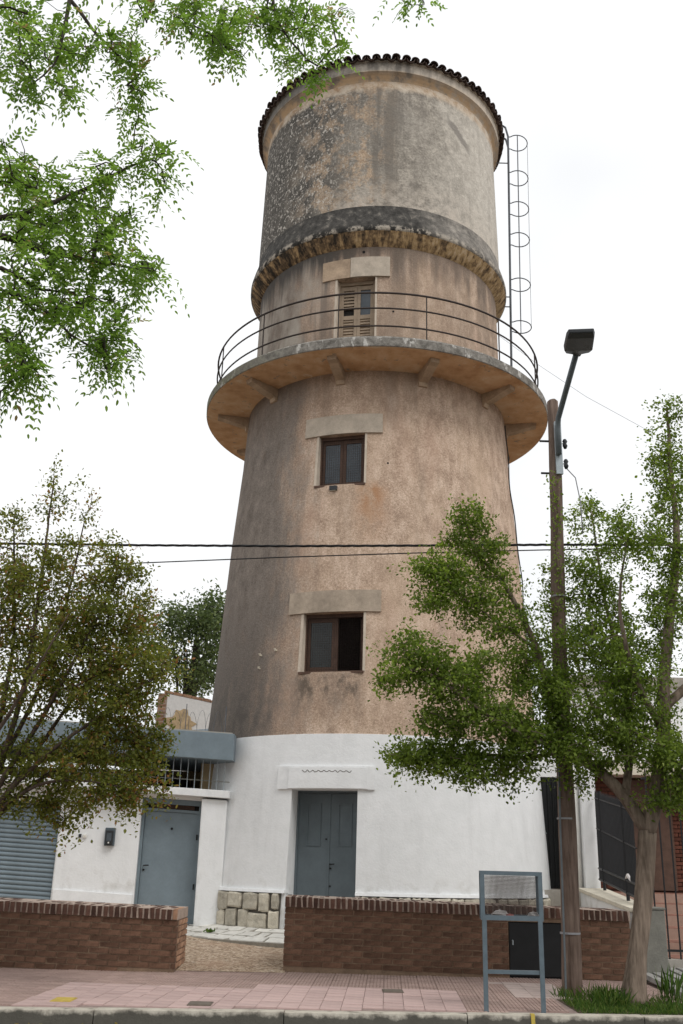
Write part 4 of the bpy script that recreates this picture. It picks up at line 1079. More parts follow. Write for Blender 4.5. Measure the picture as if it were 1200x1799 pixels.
def crumple(name, label, u, v, s, mat):
    m = MB(); c = bp(u, v, .967 + s * .5); q = random.Random(int(u * 1000))
    for i in range(5):
        for j in range(8):
            ph, la = 2 * PI * j / 8, PI * i / 4; r = s * q.uniform(.55, 1.1)
            m.v.append((c[0] + r * 1.3 * sin(la) * cos(ph), c[1] + r * sin(la) * sin(ph), c[2] + r * .55 * cos(la)))
    for i in range(4):
        for j in range(8): m.f.append((i * 8 + j, i * 8 + (j + 1) % 8, (i + 1) * 8 + (j + 1) % 8, (i + 1) * 8 + j))
    tag(m.build(name, mat), label, 'litter')
crumple('crumpled_paper', 'pinkish crumpled paper left of centre in the litter basket', .20, .10, .085, 'paper')
crumple('crumpled_wrapper', 'small red wrapper on the crumpled paper in the litter basket', .29, .09, .05, 'paper_red')
crumple('paper_scrap', 'white paper scrap in the left corner of the litter basket', .085, .10, .03, 'paper')
crumple('paper_bag', 'white paper lump in the right corner of the litter basket', .53, .10, .07, 'paper')

# ================================================================ STREET LAMP AND CABLES
lp = thing('street_lamp', 'wooden pole street lamp with bent steel arm and flat dark head', 'street lamp', (2.64, 11.82, SZ))
pts, rr = [], []
for i in range(25):
    t = i / 24; pts.append((2.64 + .11 * t + .012 * sin(9 * t), 11.82 + .006 * sin(13 * t), SZ - .1 + (7.27 - SZ + .1) * t)); rr.append(.109 - .036 * t + .003 * sin(31 * t))
pts += [(2.75, 11.82, 7.30)]; rr += [.045]
MB().tube(pts, rr, 14).build('pole', 'pole_wood', lp, True)
for z in (SZ + .62, 1.98, 3.05, 4.6): MB().tube([(2.64 + .11 * (z / 7.2), 11.82, z), (2.64 + .11 * (z / 7.2), 11.82, z + .02)], .112 - .036 * z / 7.2 + .004, 14).build('strap', 'cable_grey', lp)
MB().tube([(2.55, 11.70, SZ), (2.575, 11.71, 2.0), (2.61, 11.715, 3.3)], .012, 5).build('conduit', 'arm_steel', lp)
MB().box(2.735, 2.82, 11.695, 11.735, 6.20, 6.93).build('channel', 'galvanised', lp)
A0, A1 = np.array([2.765, 11.66, 6.45]), aty(1014, 616, 10.75)
MB().tube([A0, (2.765, 11.66, 6.80), (2.768, 11.60, 6.93), A1 * .35 + np.array([2.768, 11.55, 6.95]) * .65, A1], .036, 10).build('arm', 'arm_steel', lp, True)
HD = MB(); A2 = aty(1021, 577, 10.02); ax_ = (A2 - A1) / np.linalg.norm(A2 - A1); sx = np.array([1, 0, 0.0]); sx = sx - ax_ * (sx @ ax_); sx /= np.linalg.norm(sx); nz = np.cross(sx, ax_)
Lh = np.linalg.norm(A2 - A1)
def hp(s, u, n_): return A1 + ax_ * s * Lh + sx * u + nz * n_
for s, hw_, tk in ((-.12, .045, .05), (.02, .06, .055), (.12, .15, .065), (.30, .175, .085), (.85, .165, .08), (1.0, .145, .05)):
    HD.v += [tuple(hp(s, -hw_, .0)), tuple(hp(s, hw_, .0)), tuple(hp(s, hw_ * .94, tk)), tuple(hp(s, -hw_ * .94, tk))]
for i in range(5): HD.f += [(i * 4 + k, i * 4 + (k + 1) % 4, i * 4 + 4 + (k + 1) % 4, i * 4 + 4 + k) for k in range(4)]
HD.f += [(3, 2, 1, 0), (20, 21, 22, 23)]
HD.build('lamp_head', 'lamp_housing', lp, bevel=.012)
m = MB(); q = [hp(.42, -.12, -.006), hp(.42, .12, -.006), hp(.90, .115, -.006), hp(.90, -.115, -.006)]; q2 = [hp(.42, -.12, .004), hp(.42, .12, .004), hp(.90, .115, .004), hp(.90, -.115, .004)]
m.hexa([*q, *q2]); m.build('lens', 'lamp_lens', lp)
for z in (6.62, 6.34):
    x = 2.85; m = MB(); m.tube([(2.79, 11.72, z), (x + .03, 11.70, z)], .008, 5); m.tube([(x + .01, 11.70, z - .07), (x + .01, 11.70, z - .03), (x + .01, 11.70, z), (x + .01, 11.70, z + .03), (x + .01, 11.70, z + .06)], [.018, .034, .02, .034, .018], 8); m.build('insulator', 'plastic_dark', lp, True)
for z in (6.25, 6.70): MB().tube([(2.56, 11.82, z), (2.68, 11.82, z)], .014, 6).build('bolt', 'dark_metal', lp)
MB().tube([(2.86, 11.70, 6.28), (2.97, 11.70, 6.15), (3.02, 11.70, 5.8), (3.02, 11.70, 5.4)], .008, 5).build('drop_wire', 'cable_grey', lp, True)
def cable(name, label, px, r, mat, twist=0):
    pts = [np.array(p) for p in px]
    d0, d1 = pts[1] - pts[0], pts[-1] - pts[-2]
    pts = [pts[0] - d0 / np.linalg.norm(d0) * 9 + np.array([0, 0, .5])] + pts + [pts[-1] + d1 / np.linalg.norm(d1) * 9 + np.array([0, 0, .4])]
    out = []
    for a, c_ in zip(pts, pts[1:]):
        for i in range(24): out.append(a + (c_ - a) * i / 24)
    out.append(pts[-1]); m = MB()
    if twist:
        for k in range(3): m.tube([p + twist * np.array([0, sin(i * .9 + k * 2.1), cos(i * .9 + k * 2.1)]) for i, p in enumerate(out)], r, 5)
    else: m.tube(out, r, 5)
    tag(m.build(name, mat, None, True), label, 'cable')
cable('power_cable', 'thick twisted black overhead cable crossing the tower shaft', [aty(0, 955, 12.3), aty(250, 958, 12.25), aty(500, 959.5, 12.2), aty(750, 958.5, 12.1), aty(968, 957, 11.98), aty(1200, 957, 12.0)], .0095, 'cable_black', .009)
cable('telephone_cable', 'thinner black overhead cable just below the twisted one', [aty(0, 1001, 12.5), aty(250, 989, 12.45), aty(500, 979, 12.4), aty(750, 971, 12.3), aty(968, 966, 12.05), aty(1200, 962, 12.1)], .0085, 'cable_black')
cable('distant_wire', 'faint thin grey wire in the sky right of the balcony', [aty(946, 641, 27), aty(1030, 697, 26), aty(1200, 790, 25)], .006, 'cable_grey')

# ================================================================ TREES
def leaves_mesh(name, P, D, N, L, Wd, rnd, mat, parent):
    P, D, N = map(np.asarray, (P, D, N)); n = len(P)
    D = D / np.linalg.norm(D, axis=1)[:, None]; S = np.cross(D, N); S /= np.linalg.norm(S, axis=1)[:, None] + 1e-9; Nn = np.cross(S, D)
    L = np.asarray(L)[:, None]; Wd = np.asarray(Wd)[:, None]
    off = np.array(parent['_o']); P = P - off
    V = np.stack([P, P + D * L * .30 - S * Wd * .5 + Nn * Wd * .12, P + D * L * .68 - S * Wd * .42 + Nn * Wd * .10, P + D * L - Nn * L * .08, P + D * L * .68 + S * Wd * .42 + Nn * Wd * .10, P + D * L * .30 + S * Wd * .5 + Nn * Wd * .12], 1)
    me = bpy.data.meshes.new(name); me.vertices.add(n * 6); me.vertices.foreach_set('co', V.reshape(-1).astype(np.float32))
    idx = (np.arange(n)[:, None] * 6 + np.array([0, 1, 2, 3, 0, 3, 4, 5])[None]).reshape(-1)
    me.loops.add(n * 8); me.loops.foreach_set('vertex_index', idx.astype(np.int32))
    me.polygons.add(n * 2); me.polygons.foreach_set('loop_start', (np.arange(n * 2) * 4).astype(np.int32))
    me.update(calc_edges=True)
    a = me.attributes.new('rnd', 'FLOAT', 'POINT'); a.data.foreach_set('value', np.repeat(np.clip(rnd, 0, 1), 6).astype(np.float32))
    me.materials.append(MAT[mat]); o = bpy.data.objects.new(name, me); COL.objects.link(o); o.parent = parent; return o
def spline(pts, step=.12):
    pts = [np.array(p, float) for p in pts]; out = []
    for i in range(len(pts) - 1):
        p0, p1, p2, p3 = pts[max(i - 1, 0)], pts[i], pts[i + 1], pts[min(i + 2, len(pts) - 1)]
        n = max(2, int(np.linalg.norm(p2 - p1) / step))
        for k in range(n):
            t = k / n; out.append(.5 * ((2 * p1) + (-p0 + p2) * t + (2 * p0 - 5 * p1 + 4 * p2 - p3) * t * t + (-p0 + 3 * p1 - 3 * p2 + p3) * t ** 3))
    out.append(pts[-1]); return np.array(out)
def grow(t, limbs, targets, bark, twig_r=.0028, rmin=.0035, arch=.10, skip=0, q=None):
    """limbs: [(points, r0, r1)]; every target gets a twig from the nearest wood."""
    q = q or np.random.default_rng(3)
    cap = len(targets) * 14 + 4000
    pos = np.zeros((cap, 3)); par = -np.ones(cap, int); ok = np.zeros(cap, bool); n = 0
    for i, (pts, r0, r1) in enumerate(limbs):
        sp = spline(pts); k = len(sp)
        rr = [r0 + (r1 - r0) * (j / (k - 1)) for j in range(k)]
        if i == 0:
            rr = [r * (1 + .7 * max(0, 1 - j / (k * .32)) ** 2) for j, r in enumerate(rr)]
        wob = np.cumsum(q.normal(0, .004, (k, 3)), 0) if i else np.zeros((k, 3))
        wob -= np.linspace(0, 1, k)[:, None] * wob[-1]; sp = sp + wob
        MB().tube(sp, rr, 40 if i == 0 else (12 if r0 > .06 else 8), True, .13 if i == 0 else (.06 if r0 > .06 else 0)).build('trunk' if i == 0 else 'limb', bark, t, True)
        pos[n:n + k] = sp; ok[n:n + k] = i >= skip; ok[n:n + max(1, int(k * .25))] = False; n += k
    nl = n
    d0 = np.array([np.min(np.linalg.norm(pos[:nl][ok[:nl]] - p, axis=1)) for p in targets])
    ends = []
    for ti in np.argsort(d0):
        p = targets[ti]; idx = np.nonzero(ok[:n])[0]; dv = p - pos[idx]; d = np.linalg.norm(dv, axis=1)
        cost = d * (1 + .35 * np.clip(-dv[:, 2] / (d + 1e-6), 0, 1)); b_ = idx[cost.argmin()]; dist = np.linalg.norm(p - pos[b_])
        k = max(1, int(math.ceil(dist / .13))); prev = b_; bend = q.normal(0, .09, 3) * dist + np.array([0, 0, arch * dist])
        for j in range(1, k + 1):
            s = j / k; pos[n] = pos[b_] + (p - pos[b_]) * s + bend * sin(PI * s) * .7; par[n] = prev; ok[n] = True; prev = n; n += 1
        ends.append((prev, b_, ti))
    cnt = np.zeros(n); ch = [[] for _ in range(n)]
    for i in range(nl, n): ch[par[i]].append(i)
    for e, _, _ in ends: cnt[e] += 1
    for i in range(n - 1, nl - 1, -1):
        if par[i] >= nl: cnt[par[i]] += cnt[i]
    m = MB()
    for e, b_, _ in ends:
        chain = [e]
        while par[chain[-1]] >= 0 and chain[-1] != b_: chain.append(par[chain[-1]])
        chain = chain[::-1]
        if len(chain) < 2: continue
        r = [max(rmin, min(.035, twig_r * math.sqrt(max(cnt[c], 1)))) for c in chain]; r[0] = r[1]
        m.tube(pos[chain], r, 4 if max(r) < .012 else 6, False)
    o = m.build('twigs', bark, t, True); o['kind'] = 'stuff'
    dirs = np.array([pos[e] - pos[par[e]] for e, _, _ in ends]); dirs /= np.linalg.norm(dirs, axis=1)[:, None] + 1e-9
    return np.array([pos[e] for e, _, _ in ends]), dirs
def ell(specs, q, zmin=None):
    out = []
    for (cx, cy, rx, ry, Y, dy, n) in specs:
        k = 0
        while k < n:
            u = q.uniform(-1, 1, 3)
            if (u ** 2).sum() > 1: continue
            out.append(aty(cx + u[0] * rx, cy + u[1] * ry, Y + u[2] * dy)); k += 1
    return np.array(out)
def simple_leaves(t, tips, dirs, per, L, mat, q, spread=.11, name='crown', rb=None):
    n = len(tips) * per; T_ = np.repeat(tips, per, 0); Dr = np.repeat(dirs, per, 0)
    P = T_ - Dr * q.uniform(-.06, .42, (n, 1)) + q.normal(0, spread * .5, (n, 3))
    D = Dr * .5 + q.normal(0, .75, (n, 3)) + np.array([0, 0, -.12]); N = q.normal(0, .5, (n, 3)) + np.array([0, -.25, .9])
    ln = q.uniform(.65, 1.15, n) * L
    r = np.clip(q.normal(.45, .2, n) + np.repeat(q.normal(0, .12, len(tips)), per), 0, 1)
    if rb is not None: r = np.clip(r + np.repeat(rb, per), 0, 1)
    return leaves_mesh(name, P, D, N, ln, ln * q.uniform(.5, .68, n), r, mat, t)

# right tree (crape myrtle at the kerb)
q = np.random.default_rng(11)
t = thing('street_tree', 'leafy green street tree with smooth forked trunk in front of the lamp pole', 'tree', (3.13, 11.3, SZ))
Y0 = 11.3
def py(*a): return [aty(x, y, Y) for x, y, Y in a]
fork = (1137, 1462, Y0 + .1)
limbs = [(py((1112, 1766, Y0), (1118, 1690, Y0), (1130, 1580, Y0 + .03), fork), .094, .092),
    (py(fork, (1098, 1400, Y0 + .1), (1052, 1352, Y0 + .2), (1000, 1310, Y0 + .25), (962, 1200, Y0 + .3), (935, 1115, Y0 + .35), (885, 1025, Y0 + .3), (835, 965, Y0 + .3), (812, 905, Y0 + .3)), .075, .012),
    (py(fork, (1158, 1380, Y0 + .05), (1168, 1290, Y0), (1168, 1190, Y0 - .1), (1180, 1080, Y0 - .2), (1192, 950, Y0 - .3), (1180, 800, Y0 - .3), (1172, 715, Y0 - .3)), .095, .012),
    (py((1098, 1400, Y0 + .1), (1108, 1310, Y0 + .3), (1090, 1180, Y0 + .5), (1062, 1050, Y0 + .7), (1040, 900, Y0 + .8)), .05, .008),
    (py((1020, 1325, Y0 + .25), (950, 1302, Y0 - .1), (880, 1272, Y0 - .3), (800, 1215, Y0 - .5), (720, 1160, Y0 - .6)), .04, .007),
    (py((1000, 1312, Y0 + .25), (930, 1330, Y0 + .1), (840, 1325, Y0), (740, 1325, Y0 - .1)), .03, .006),
    (py((945, 1140, Y0 + .35), (880, 1095, Y0 + .1), (800, 1040, Y0 - .1), (745, 1000, Y0 - .2)), .022, .006),
    (py((1168, 1290, Y0), (1120, 1200, Y0 - .5), (1090, 1080, Y0 - .8), (1100, 960, Y0 - 1.0)), .045, .008),
    (py((1168, 1240, Y0), (1230, 1180, Y0 + .1), (1290, 1080, Y0 + .2), (1330, 950, Y0 + .2)), .06, .01),
    (py((1158, 1400, Y0 + .05), (1230, 1330, Y0 - .4), (1300, 1260, Y0 - .6)), .05, .01),
    (py((1108, 1330, Y0 + .3), (1040, 1240, Y0 + .9), (1000, 1120, Y0 + 1.3)), .035, .008)]
S = [(828, 915, 42, 26, Y0 + .3, .25, 22), (858, 965, 48, 35, Y0 + .3, .3, 24), (800, 955, 30, 25, Y0 + .2, .2, 7), (770, 1000, 52, 40, Y0 - .1, .35, 34), (840, 1030, 62, 42, Y0 + .2, .4, 40), (765, 1060, 42, 24, Y0 - .1, .3, 18), (870, 1085, 62, 46, Y0 + .2, .4, 40),
     (740, 1150, 58, 32, Y0 - .4, .35, 40), (690, 1192, 34, 16, Y0 - .5, .25, 16), (800, 1195, 72, 40, Y0 - .3, .5, 44), (870, 1180, 60, 48, Y0, .5, 38), (775, 1262, 52, 18, Y0 - .3, .4, 22), (860, 1270, 70, 40, Y0 - .2, .6, 44),
     (700, 1326, 46, 14, Y0 - .1, .3, 20), (765, 1330, 50, 26, Y0 - .1, .3, 24), (810, 1350, 60, 26, Y0 - .1, .4, 30), (885, 1350, 66, 28, Y0, .5, 36), (945, 1290, 66, 60, Y0, .6, 60), (945, 1200, 60, 60, Y0 + .3, .6, 40), (985, 1120, 60, 60, Y0 + .7, .6, 38),
     (985, 1030, 50, 55, Y0 + .9, .5, 22), (1050, 1010, 62, 70, Y0 + .6, .7, 40), (1035, 905, 40, 50, Y0 + .8, .4, 12), (1105, 950, 50, 70, Y0 - .8, .5, 26), (1060, 1120, 80, 70, Y0 + .2, .9, 62), (1040, 1220, 90, 66, Y0 + .2, 1.0, 80), (1130, 1180, 76, 80, Y0, 1.0, 66),
     (1040, 1320, 84, 36, Y0 + .1, .8, 50), (1130, 1300, 80, 56, Y0, .9, 56), (1175, 1060, 50, 80, Y0 - .2, .8, 44), (1178, 930, 44, 80, Y0 - .3, .6, 40), (1172, 800, 42, 80, Y0 - .3, .4, 30), (1180, 730, 30, 35, Y0 - .3, .3, 8),
     (1185, 1340, 50, 50, Y0 - .2, .6, 34), (1185, 1415, 30, 24, Y0 - .2, .3, 9), (1140, 1400, 30, 18, Y0 - .2, .2, 5), (1020, 1385, 30, 16, Y0 + .2, .2, 5), (1290, 1060, 70, 130, Y0 + .2, .9, 60), (1290, 1270, 80, 80, Y0 - .2, .9, 40)]
tg = ell(S, q); tips, dirs = grow(t, limbs, tg, 'bark_myrtle', q=q)
simple_leaves(t, tips, dirs, 62, .047, 'leaf_myrtle', q, .105)
# sprouts on the pole foot side: ivy shoots
iv = thing('pole_creeper', 'thin green creeper shoots on the upper wooden lamp pole', 'plant', (2.74, 11.7, 4.9))
P, D, N = [], [], []
st_ = [(2.70 + .03 * sin(z * 7), 11.715, z) for z in np.linspace(4.6, 6.15, 24)]
MB().tube(st_, .005, 4).build('stem', 'bark_left', iv)
for (x, y, z) in st_:
    for k in range(9): P.append((x + q.normal(0, .05), y - abs(q.normal(0, .03)), z + q.normal(0, .05))); D.append(q.normal(0, 1, 3)); N.append(q.normal(0, .6, 3) + np.array([0, -.6, .4]))
leaves_mesh('foliage', P, D, N, q.uniform(.03, .055, len(P)), q.uniform(.018, .028, len(P)), q.uniform(.4, .95, len(P)), 'leaf_myrtle', iv)

# left tree, olive and reddish leaves
q = np.random.default_rng(5)
YL = 11.0
bx = aty(-70, 1440, YL)
t = thing('street_tree', 'multi-stemmed street tree with olive and reddish leaves before the white house', 'tree', (bx[0] - .05, YL, SZ))
fk = (-72, 1520, YL)
limbs = [([(bx[0] - .05, YL, SZ - .05), (bx[0] - .02, YL, .6), aty(*fk)], .12, .10)]
for (x1, y1, x2, y2, x3, y3, dy, r) in ((-30, 1380, 20, 1150, 25, 910, .1, .045), (-20, 1390, 50, 1180, 95, 840, -.2, .045), (-25, 1400, 90, 1150, 150, 910, .3, .04), (-10, 1400, 110, 1200, 215, 1000, -.3, .04),
        (0, 1410, 130, 1230, 265, 1080, .5, .038), (10, 1400, 130, 1290, 285, 1180, -.5, .04), (20, 1410, 150, 1320, 270, 1290, .2, .036), (10, 1415, 110, 1370, 225, 1385, -.4, .03), (-10, 1420, 60, 1400, 115, 1440, .2, .025),
        (-60, 1380, -60, 1150, -50, 880, .4, .05), (-90, 1380, -160, 1150, -220, 950, 0, .05), (-90, 1400, -220, 1280, -330, 1180, -.3, .05), (-65, 1380, -10, 1100, 60, 980, 1.0, .04), (-65, 1380, 20, 1250, 120, 1080, -1.1, .04), (-90, 1380, -120, 1120, -140, 950, .9, .04)):
    limbs.append((py((fk[0], fk[1], YL), (x1, y1, YL + dy * .3), (x2, y2, YL + dy * .8), (x3, y3, YL + dy)), r, .006))
S = [(20, 915, 34, 34, YL, .4, 7), (96, 810, 6, 24, YL - .2, .1, 2), (100, 890, 34, 28, YL - .1, .3, 6), (145, 880, 24, 26, YL + .2, .2, 4), (40, 1000, 66, 50, YL, .7, 36), (120, 980, 66, 44, YL, .6, 26), (190, 985, 40, 40, YL, .5, 14), (225, 1000, 32, 36, YL - .2, .4, 14), (262, 1050, 14, 22, YL + .3, .2, 4),
     (60, 1080, 90, 70, YL, .9, 84), (170, 1065, 70, 60, YL, .8, 60), (240, 1090, 34, 38, YL, .4, 14), (120, 1150, 110, 60, YL, .9, 84), (215, 1150, 70, 50, YL, .7, 52), (275, 1180, 24, 36, YL - .3, .3, 14), (60, 1200, 70, 60, YL, .9, 30), (160, 1225, 90, 50, YL, .9, 62), (235, 1225, 54, 46, YL, .6, 40), (272, 1150, 20, 26, YL, .2, 8),
     (190, 1300, 76, 42, YL, .7, 52), (270, 1305, 28, 22, YL, .2, 12), (298, 1290, 12, 14, YL, .1, 4), (110, 1330, 66, 44, YL, .7, 36), (245, 1350, 40, 28, YL, .3, 20), (205, 1390, 60, 24, YL - .2, .3, 26), (280, 1385, 18, 14, YL - .1, .2, 6), (130, 1400, 56, 28, YL, .4, 26), (84, 1422, 24, 18, YL + .1, .2, 10), (94, 1442, 12, 10, YL + .1, .1, 3), (30, 1330, 50, 50, YL, .6, 18), (45, 1410, 40, 20, YL, .4, 12), (230, 1405, 18, 14, YL, .2, 6),
     (-60, 1000, 80, 120, YL + .3, .9, 70), (-170, 1050, 110, 130, YL, 1.0, 90), (-250, 1220, 110, 100, YL, 1.0, 60), (-60, 1200, 100, 90, YL, 1.1, 40)]
tg = ell(S, q); tips, dirs = grow(t, limbs, tg, 'bark_left', q=q, arch=.04)
simple_leaves(t, tips, dirs, 54, .046, 'leaf_left', q, .105, rb=q.choice([-.18, 0, .0, .1, .32], len(tips)))

# overhanging tree: trunk beside the camera, pinnate leaves against the sky
q = np.random.default_rng(23)
t = thing('ash_tree', 'tall tree whose feathery green branches hang into the top left sky', 'tree', (-5.2, 1.4, .1))
YA = 6.6
def ya(*a): return [aty(x, y, Y) for x, y, Y in a]
hub = np.array([-4.9, 2.0, 5.2])
limbs = [([(-5.2, 1.4, .0), (-5.18, 1.45, 2.0), (-5.05, 1.7, 3.8), tuple(hub)], .24, .17),
    ([hub, (-4.0, 3.2, 6.6)] + ya((-150, 60, 5.6), (40, -90, 6.4), (130, 0, 6.6), (178, 65, 6.6), (235, 120, 6.6)), .11, .007),
    (ya((125, -10, 6.6), (112, 60, 6.5), (95, 115, 6.4), (60, 145, 6.4)), .022, .005),
    ([(-4.0, 3.2, 6.6)] + ya((-60, -260, 6.0), (150, -180, 6.6), (380, -130, 6.9), (470, -40, 7.0), (490, 40, 7.0), (540, 105, 7.0)), .08, .006),
    (ya((300, -155, 6.8), (330, -60, 6.7), (345, 20, 6.6), (335, 60, 6.6)), .03, .005), (ya((420, -100, 6.95), (600, -70, 7.1), (740, -10, 7.2)), .025, .004),
    (ya((240, -170, 6.7), (265, -40, 6.6), (258, 40, 6.6)), .025, .004),
    ([hub, (-3.9, 3.4, 5.7)] + ya((-160, 420, 5.8), (0, 390, 6.4), (70, 368, 6.5), (150, 335, 6.6), (230, 295, 6.6), (265, 280, 6.6)), .09, .007),
    (ya((-160, 430, 5.8), (0, 412, 6.3), (60, 435, 6.4), (130, 452, 6.5), (250, 474, 6.6)), .045, .006),
    ([(-3.9, 3.4, 5.7)] + ya((-120, 500, 6.0), (20, 517, 6.3), (75, 545, 6.4), (125, 590, 6.4), (190, 628, 6.5)), .055, .006),
    (ya((-120, 500, 6.0), (0, 470, 6.3), (60, 508, 6.5), (130, 514, 6.6)), .03, .005), (ya((-120, 505, 6.0), (-20, 570, 6.2), (30, 620, 6.3), (50, 650, 6.3)), .03, .005), (ya((-100, 300, 6.0), (0, 320, 6.5), (80, 318, 6.6)), .028, .005),
    ([hub, (-5.4, 3.0, 7.0), (-5.6, 4.0, 8.6), (-5.4, 5.0, 10.2)], .1, .02), ([hub, (-6.2, 1.0, 6.8), (-7.2, .4, 8.4)], .09, .02), ([hub, (-5.0, .2, 6.9), (-4.6, -1.4, 8.2)], .09, .02)]
S = [(20, 20, 40, 40, 6.4, .5, 16), (70, 60, 60, 60, 6.4, .5, 24), (30, 120, 40, 34, 6.4, .4, 11), (60, 145, 18, 14, 6.4, .2, 4), (120, 90, 40, 50, 6.5, .4, 13), (125, 160, 24, 26, 6.4, .3, 6), (115, 175, 8, 14, 6.4, .1, 2), (170, 60, 40, 40, 6.6, .4, 11), (225, 80, 26, 40, 6.6, .3, 13), (240, 140, 22, 34, 6.6, .3, 12), (245, 185, 20, 20, 6.6, .2, 5), (205, 190, 10, 8, 6.6, .1, 2),
     (270, 20, 50, 24, 6.6, .4, 11), (330, 20, 40, 30, 6.6, .4, 17), (385, 40, 34, 34, 6.7, .4, 16), (390, 85, 30, 22, 6.7, .3, 8), (440, 30, 44, 36, 6.9, .4, 20), (430, 95, 24, 16, 6.8, .3, 5), (500, 30, 44, 38, 7.0, .4, 20), (560, 35, 34, 34, 7.0, .3, 16), (520, 95, 26, 30, 7.0, .3, 8), (555, 130, 16, 20, 7.0, .2, 5), (580, 75, 16, 20, 7.0, .2, 4), (600, 8, 14, 10, 7.0, .2, 2), (735, 2, 22, 12, 7.2, .2, 3), (690, -5, 20, 8, 7.2, .2, 2),
     (20, 270, 36, 34, 6.4, .4, 14), (60, 320, 50, 36, 6.5, .5, 24), (140, 315, 46, 30, 6.6, .4, 15), (200, 300, 36, 28, 6.6, .3, 12), (265, 262, 30, 20, 6.6, .3, 9), (280, 305, 22, 26, 6.6, .3, 8), (225, 255, 14, 8, 6.6, .1, 2), (60, 390, 60, 40, 6.5, .6, 30), (150, 385, 60, 40, 6.6, .5, 28), (215, 390, 30, 40, 6.6, .4, 12), (60, 450, 60, 34, 6.4, .6, 24), (150, 455, 60, 34, 6.6, .5, 26), (225, 460, 40, 30, 6.6, .4, 14), (270, 460, 28, 30, 6.6, .3, 11),
     (60, 520, 60, 36, 6.4, .5, 22), (140, 530, 56, 34, 6.5, .5, 26), (205, 555, 32, 34, 6.5, .3, 13), (180, 600, 30, 30, 6.5, .3, 11), (225, 620, 24, 28, 6.5, .3, 9), (195, 640, 20, 20, 6.5, .2, 5), (115, 600, 14, 20, 6.4, .2, 3), (30, 590, 40, 40, 6.3, .4, 16), (50, 640, 28, 30, 6.3, .3, 9), (20, 665, 24, 18, 6.3, .3, 6), (5, 690, 8, 14, 6.3, .2, 2), (75, 675, 12, 14, 6.3, .2, 2), (0, 750, 6, 10, 6.3, .1, 1),
     (-80, 100, 60, 130, 6.2, .6, 30), (-80, 400, 60, 140, 6.1, .6, 34), (-60, 620, 50, 50, 6.1, .4, 10), (200, -90, 180, 60, 6.6, .7, 40), (500, -70, 140, 40, 7.0, .6, 24)]
tg = ell(S, q)
far = np.concatenate([q.normal(0, .9, (50, 3)) + c for c in ((-5.4, 4.6, 9.8), (-7.2, .4, 8.6), (-4.8, -1.2, 8.4), (-5.8, 2.6, 9.2))])
tg = np.concatenate([tg, far]); tips, dirs = grow(t, limbs, tg, 'bark_dark', q=q, arch=.08)
P, D, N, LL, RR = [], [], [], [], []
for tip, dr_ in zip(tips, dirs):
    for c in range(int(q.integers(3, 5))):
        base = tip - dr_ * q.uniform(0, .30); out = dr_ * .35 + q.normal(0, .6, 3) + np.array([0, 0, -.35]); out /= np.linalg.norm(out)
        ln = q.uniform(.14, .24); side = np.cross(out, [0, 0, 1.0]); side /= np.linalg.norm(side) + 1e-6; nr = np.cross(side, out) + q.normal(0, .2, 3); shade = np.clip(q.normal(.45, .22), 0, 1)
        np_ = int(q.integers(4, 6))
        for k in range(np_ + 1):
            s = (k + .6) / (np_ + .6); bp_ = base + out * ln * s + np.array([0, 0, -.09 * s * s])
            for sg in ((-1, 1) if k < np_ else (0,)):
                P.append(bp_); D.append(out * .75 + side * sg * .8 + np.array([0, 0, -.25 * s]) + q.normal(0, .12, 3)); N.append(nr + q.normal(0, .25, 3)); LL.append(q.uniform(.036, .054)); RR.append(np.clip(shade + q.normal(0, .1), 0, 1))
LL = np.array(LL); leaves_mesh('crown', P, D, N, LL, LL * .42, np.array(RR), 'leaf_ash', t)

# far tree behind the ruined wall, and one behind the right house
def far_tree(label, S, Yc, base, seed, per=40, L=.13):
    q = np.random.default_rng(seed); t = thing('background_tree', label, 'tree', base, 'trees behind the houses')
    tg = ell(S, q); c = tg.mean(0); b0 = np.array(base)
    limbs = [([b0, b0 * .6 + c * .4 + [0, 0, -.6], c], .22, .10)]
    for k in range(6):
        e = tg[q.integers(len(tg))]; limbs.append(([b0 * .5 + c * .5, (c + e) / 2 + [0, 0, .2], e], .07, .01))
    tips, dirs = grow(t, limbs, tg, 'bark_dark', q=q, rmin=.008); simple_leaves(t, tips, dirs, per, L, 'leaf_far', q, .42)
far_tree('dense olive green tree behind the ruined wall left of the shaft', [(370, 1075, 34, 30, 33, 1.6, 30), (330, 1100, 50, 40, 33, 1.8, 44), (300, 1080, 24, 20, 33, 1.0, 12), (380, 1130, 36, 60, 33, 1.8, 50), (360, 1190, 50, 36, 33, 1.8, 40), (300, 1140, 50, 44, 33, 1.8, 26), (320, 1180, 40, 40, 33, 1.6, 16), (400, 1090, 40, 40, 33.5, 1.8, 26), (250, 1130, 40, 60, 33, 1.8, 18)], 33, (-5.2, 33, .5), 3)

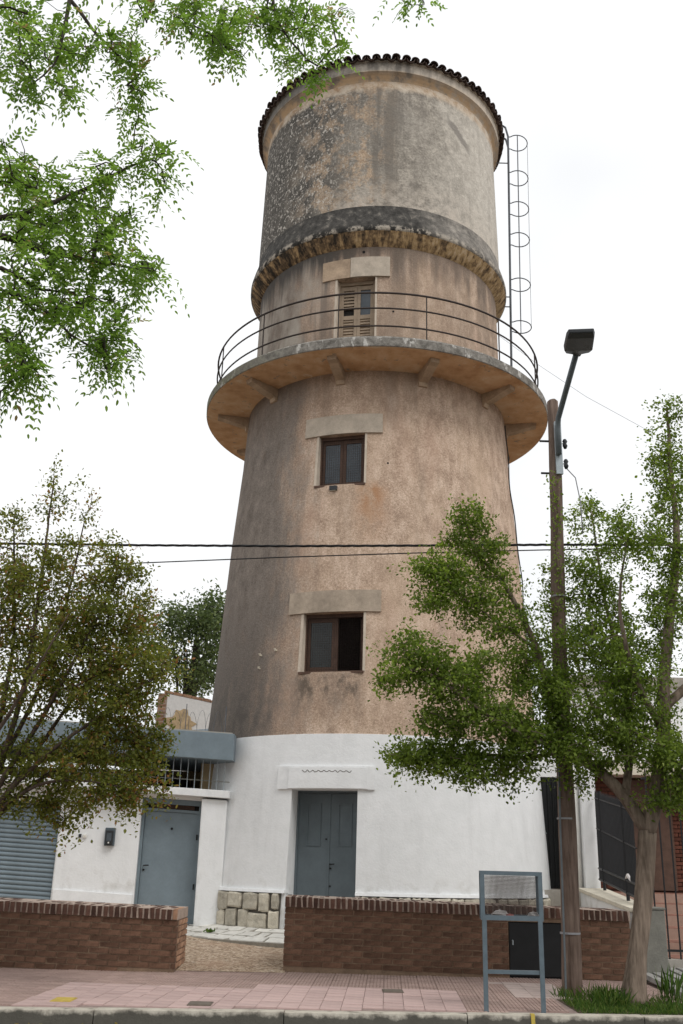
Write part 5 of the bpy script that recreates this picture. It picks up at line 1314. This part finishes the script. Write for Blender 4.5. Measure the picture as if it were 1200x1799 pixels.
# grass and weeds in the tree pit
pit = MB(); pit.hexa([(2.42, kerbY(2.42) + kw, -.02), (3.85, kerbY(3.85) + kw, -.02), (3.85, 11.62, -.02), (2.42, 11.62, -.02), (2.42, kerbY(2.42) + kw, SZ - .008), (3.85, kerbY(3.85) + kw, SZ - .008), (3.85, 11.62, SZ - .008), (2.42, 11.62, SZ - .008)])
structure(pit.build('tree_pit', 'soil'))
gq = np.random.default_rng(9); P, D, N, LL = [], [], [], []
def turf(n, x0, x1, y0, y1, l0, l1, lean=.35):
    for _ in range(n):
        x = gq.uniform(x0, x1); y = max(gq.uniform(y0, y1), kerbY(x) + kw + .01)
        P.append((x, y, SZ - .01)); D.append((gq.normal(0, lean), gq.normal(0, lean), 1)); N.append((gq.normal(0, 1), gq.normal(0, 1), .1)); LL.append(gq.uniform(l0, l1))
turf(2200, 2.42, 3.85, 10.45, 11.2, .03, .10, .6); turf(420, 2.72, 3.0, 10.8, 11.5, .08, .24, .5); turf(260, 3.3, 3.8, 10.7, 11.6, .06, .14, .6); turf(200, 2.42, 2.7, 10.8, 11.9, .06, .16, .5)
turf(40, 3.48, 3.66, 11.2, 11.5, .22, .42, .2)
g_ = tag(bpy.data.objects.new('grass', None), 'a', 'grass'); g_['_o'] = (0, 0, 0)
LL = np.array(LL); gr_ = leaves_mesh('grass', P, D, N, LL, np.full(len(LL), .006), gq.uniform(0, 1, len(LL)), 'grass_blade', g_)
gr_.parent = None; bpy.data.objects.remove(g_)
tag(gr_, 'green grass and weeds round the pole and trunk at the kerb', 'grass'); gr_['kind'] = 'stuff'
# weed tuft by the plinth
P, D, N = [], [], []
for _ in range(60): P.append(np.array(P_(3.74, rad(-42), .41)) + gq.normal(0, .035, 3) * [1, 1, .1]); D.append((gq.normal(0, .6), gq.normal(0, .6), .7)); N.append(gq.normal(0, 1, 3))
wd_ = thing('weed', 'small green weed growing in the pale stone paving', 'plant', P_(3.74, rad(-42), .40))
leaves_mesh('foliage', P, D, N, gq.uniform(.03, .07, 60), np.full(60, .02), gq.uniform(.4, 1, 60), 'grass_blade', wd_)
# fallen yellow leaves in the gutter
P, D, N = [], [], []
for _ in range(240):
    x = gq.uniform(-3.6, -1.6); P.append((x, kerbY(x) - abs(gq.normal(.12, .12)) - .02, .012 + abs(gq.normal(0, .01)))); D.append((gq.normal(), gq.normal(), .15)); N.append((gq.normal(0, .4), gq.normal(0, .4), 1))
fo = thing('tmp', 'x', 'x', (0, 0, 0)); o = leaves_mesh('fallen_leaves', P, D, N, gq.uniform(.03, .06, 240), np.full(240, .025), gq.uniform(.8, 1, 240), 'leaf_left', fo)
o.parent = None; bpy.data.objects.remove(fo); tag(o, 'fallen yellowish leaves in the gutter at the bottom left', 'leaves'); o['kind'] = 'stuff'

for o in bpy.data.objects:
    if '_o' in o: del o['_o']
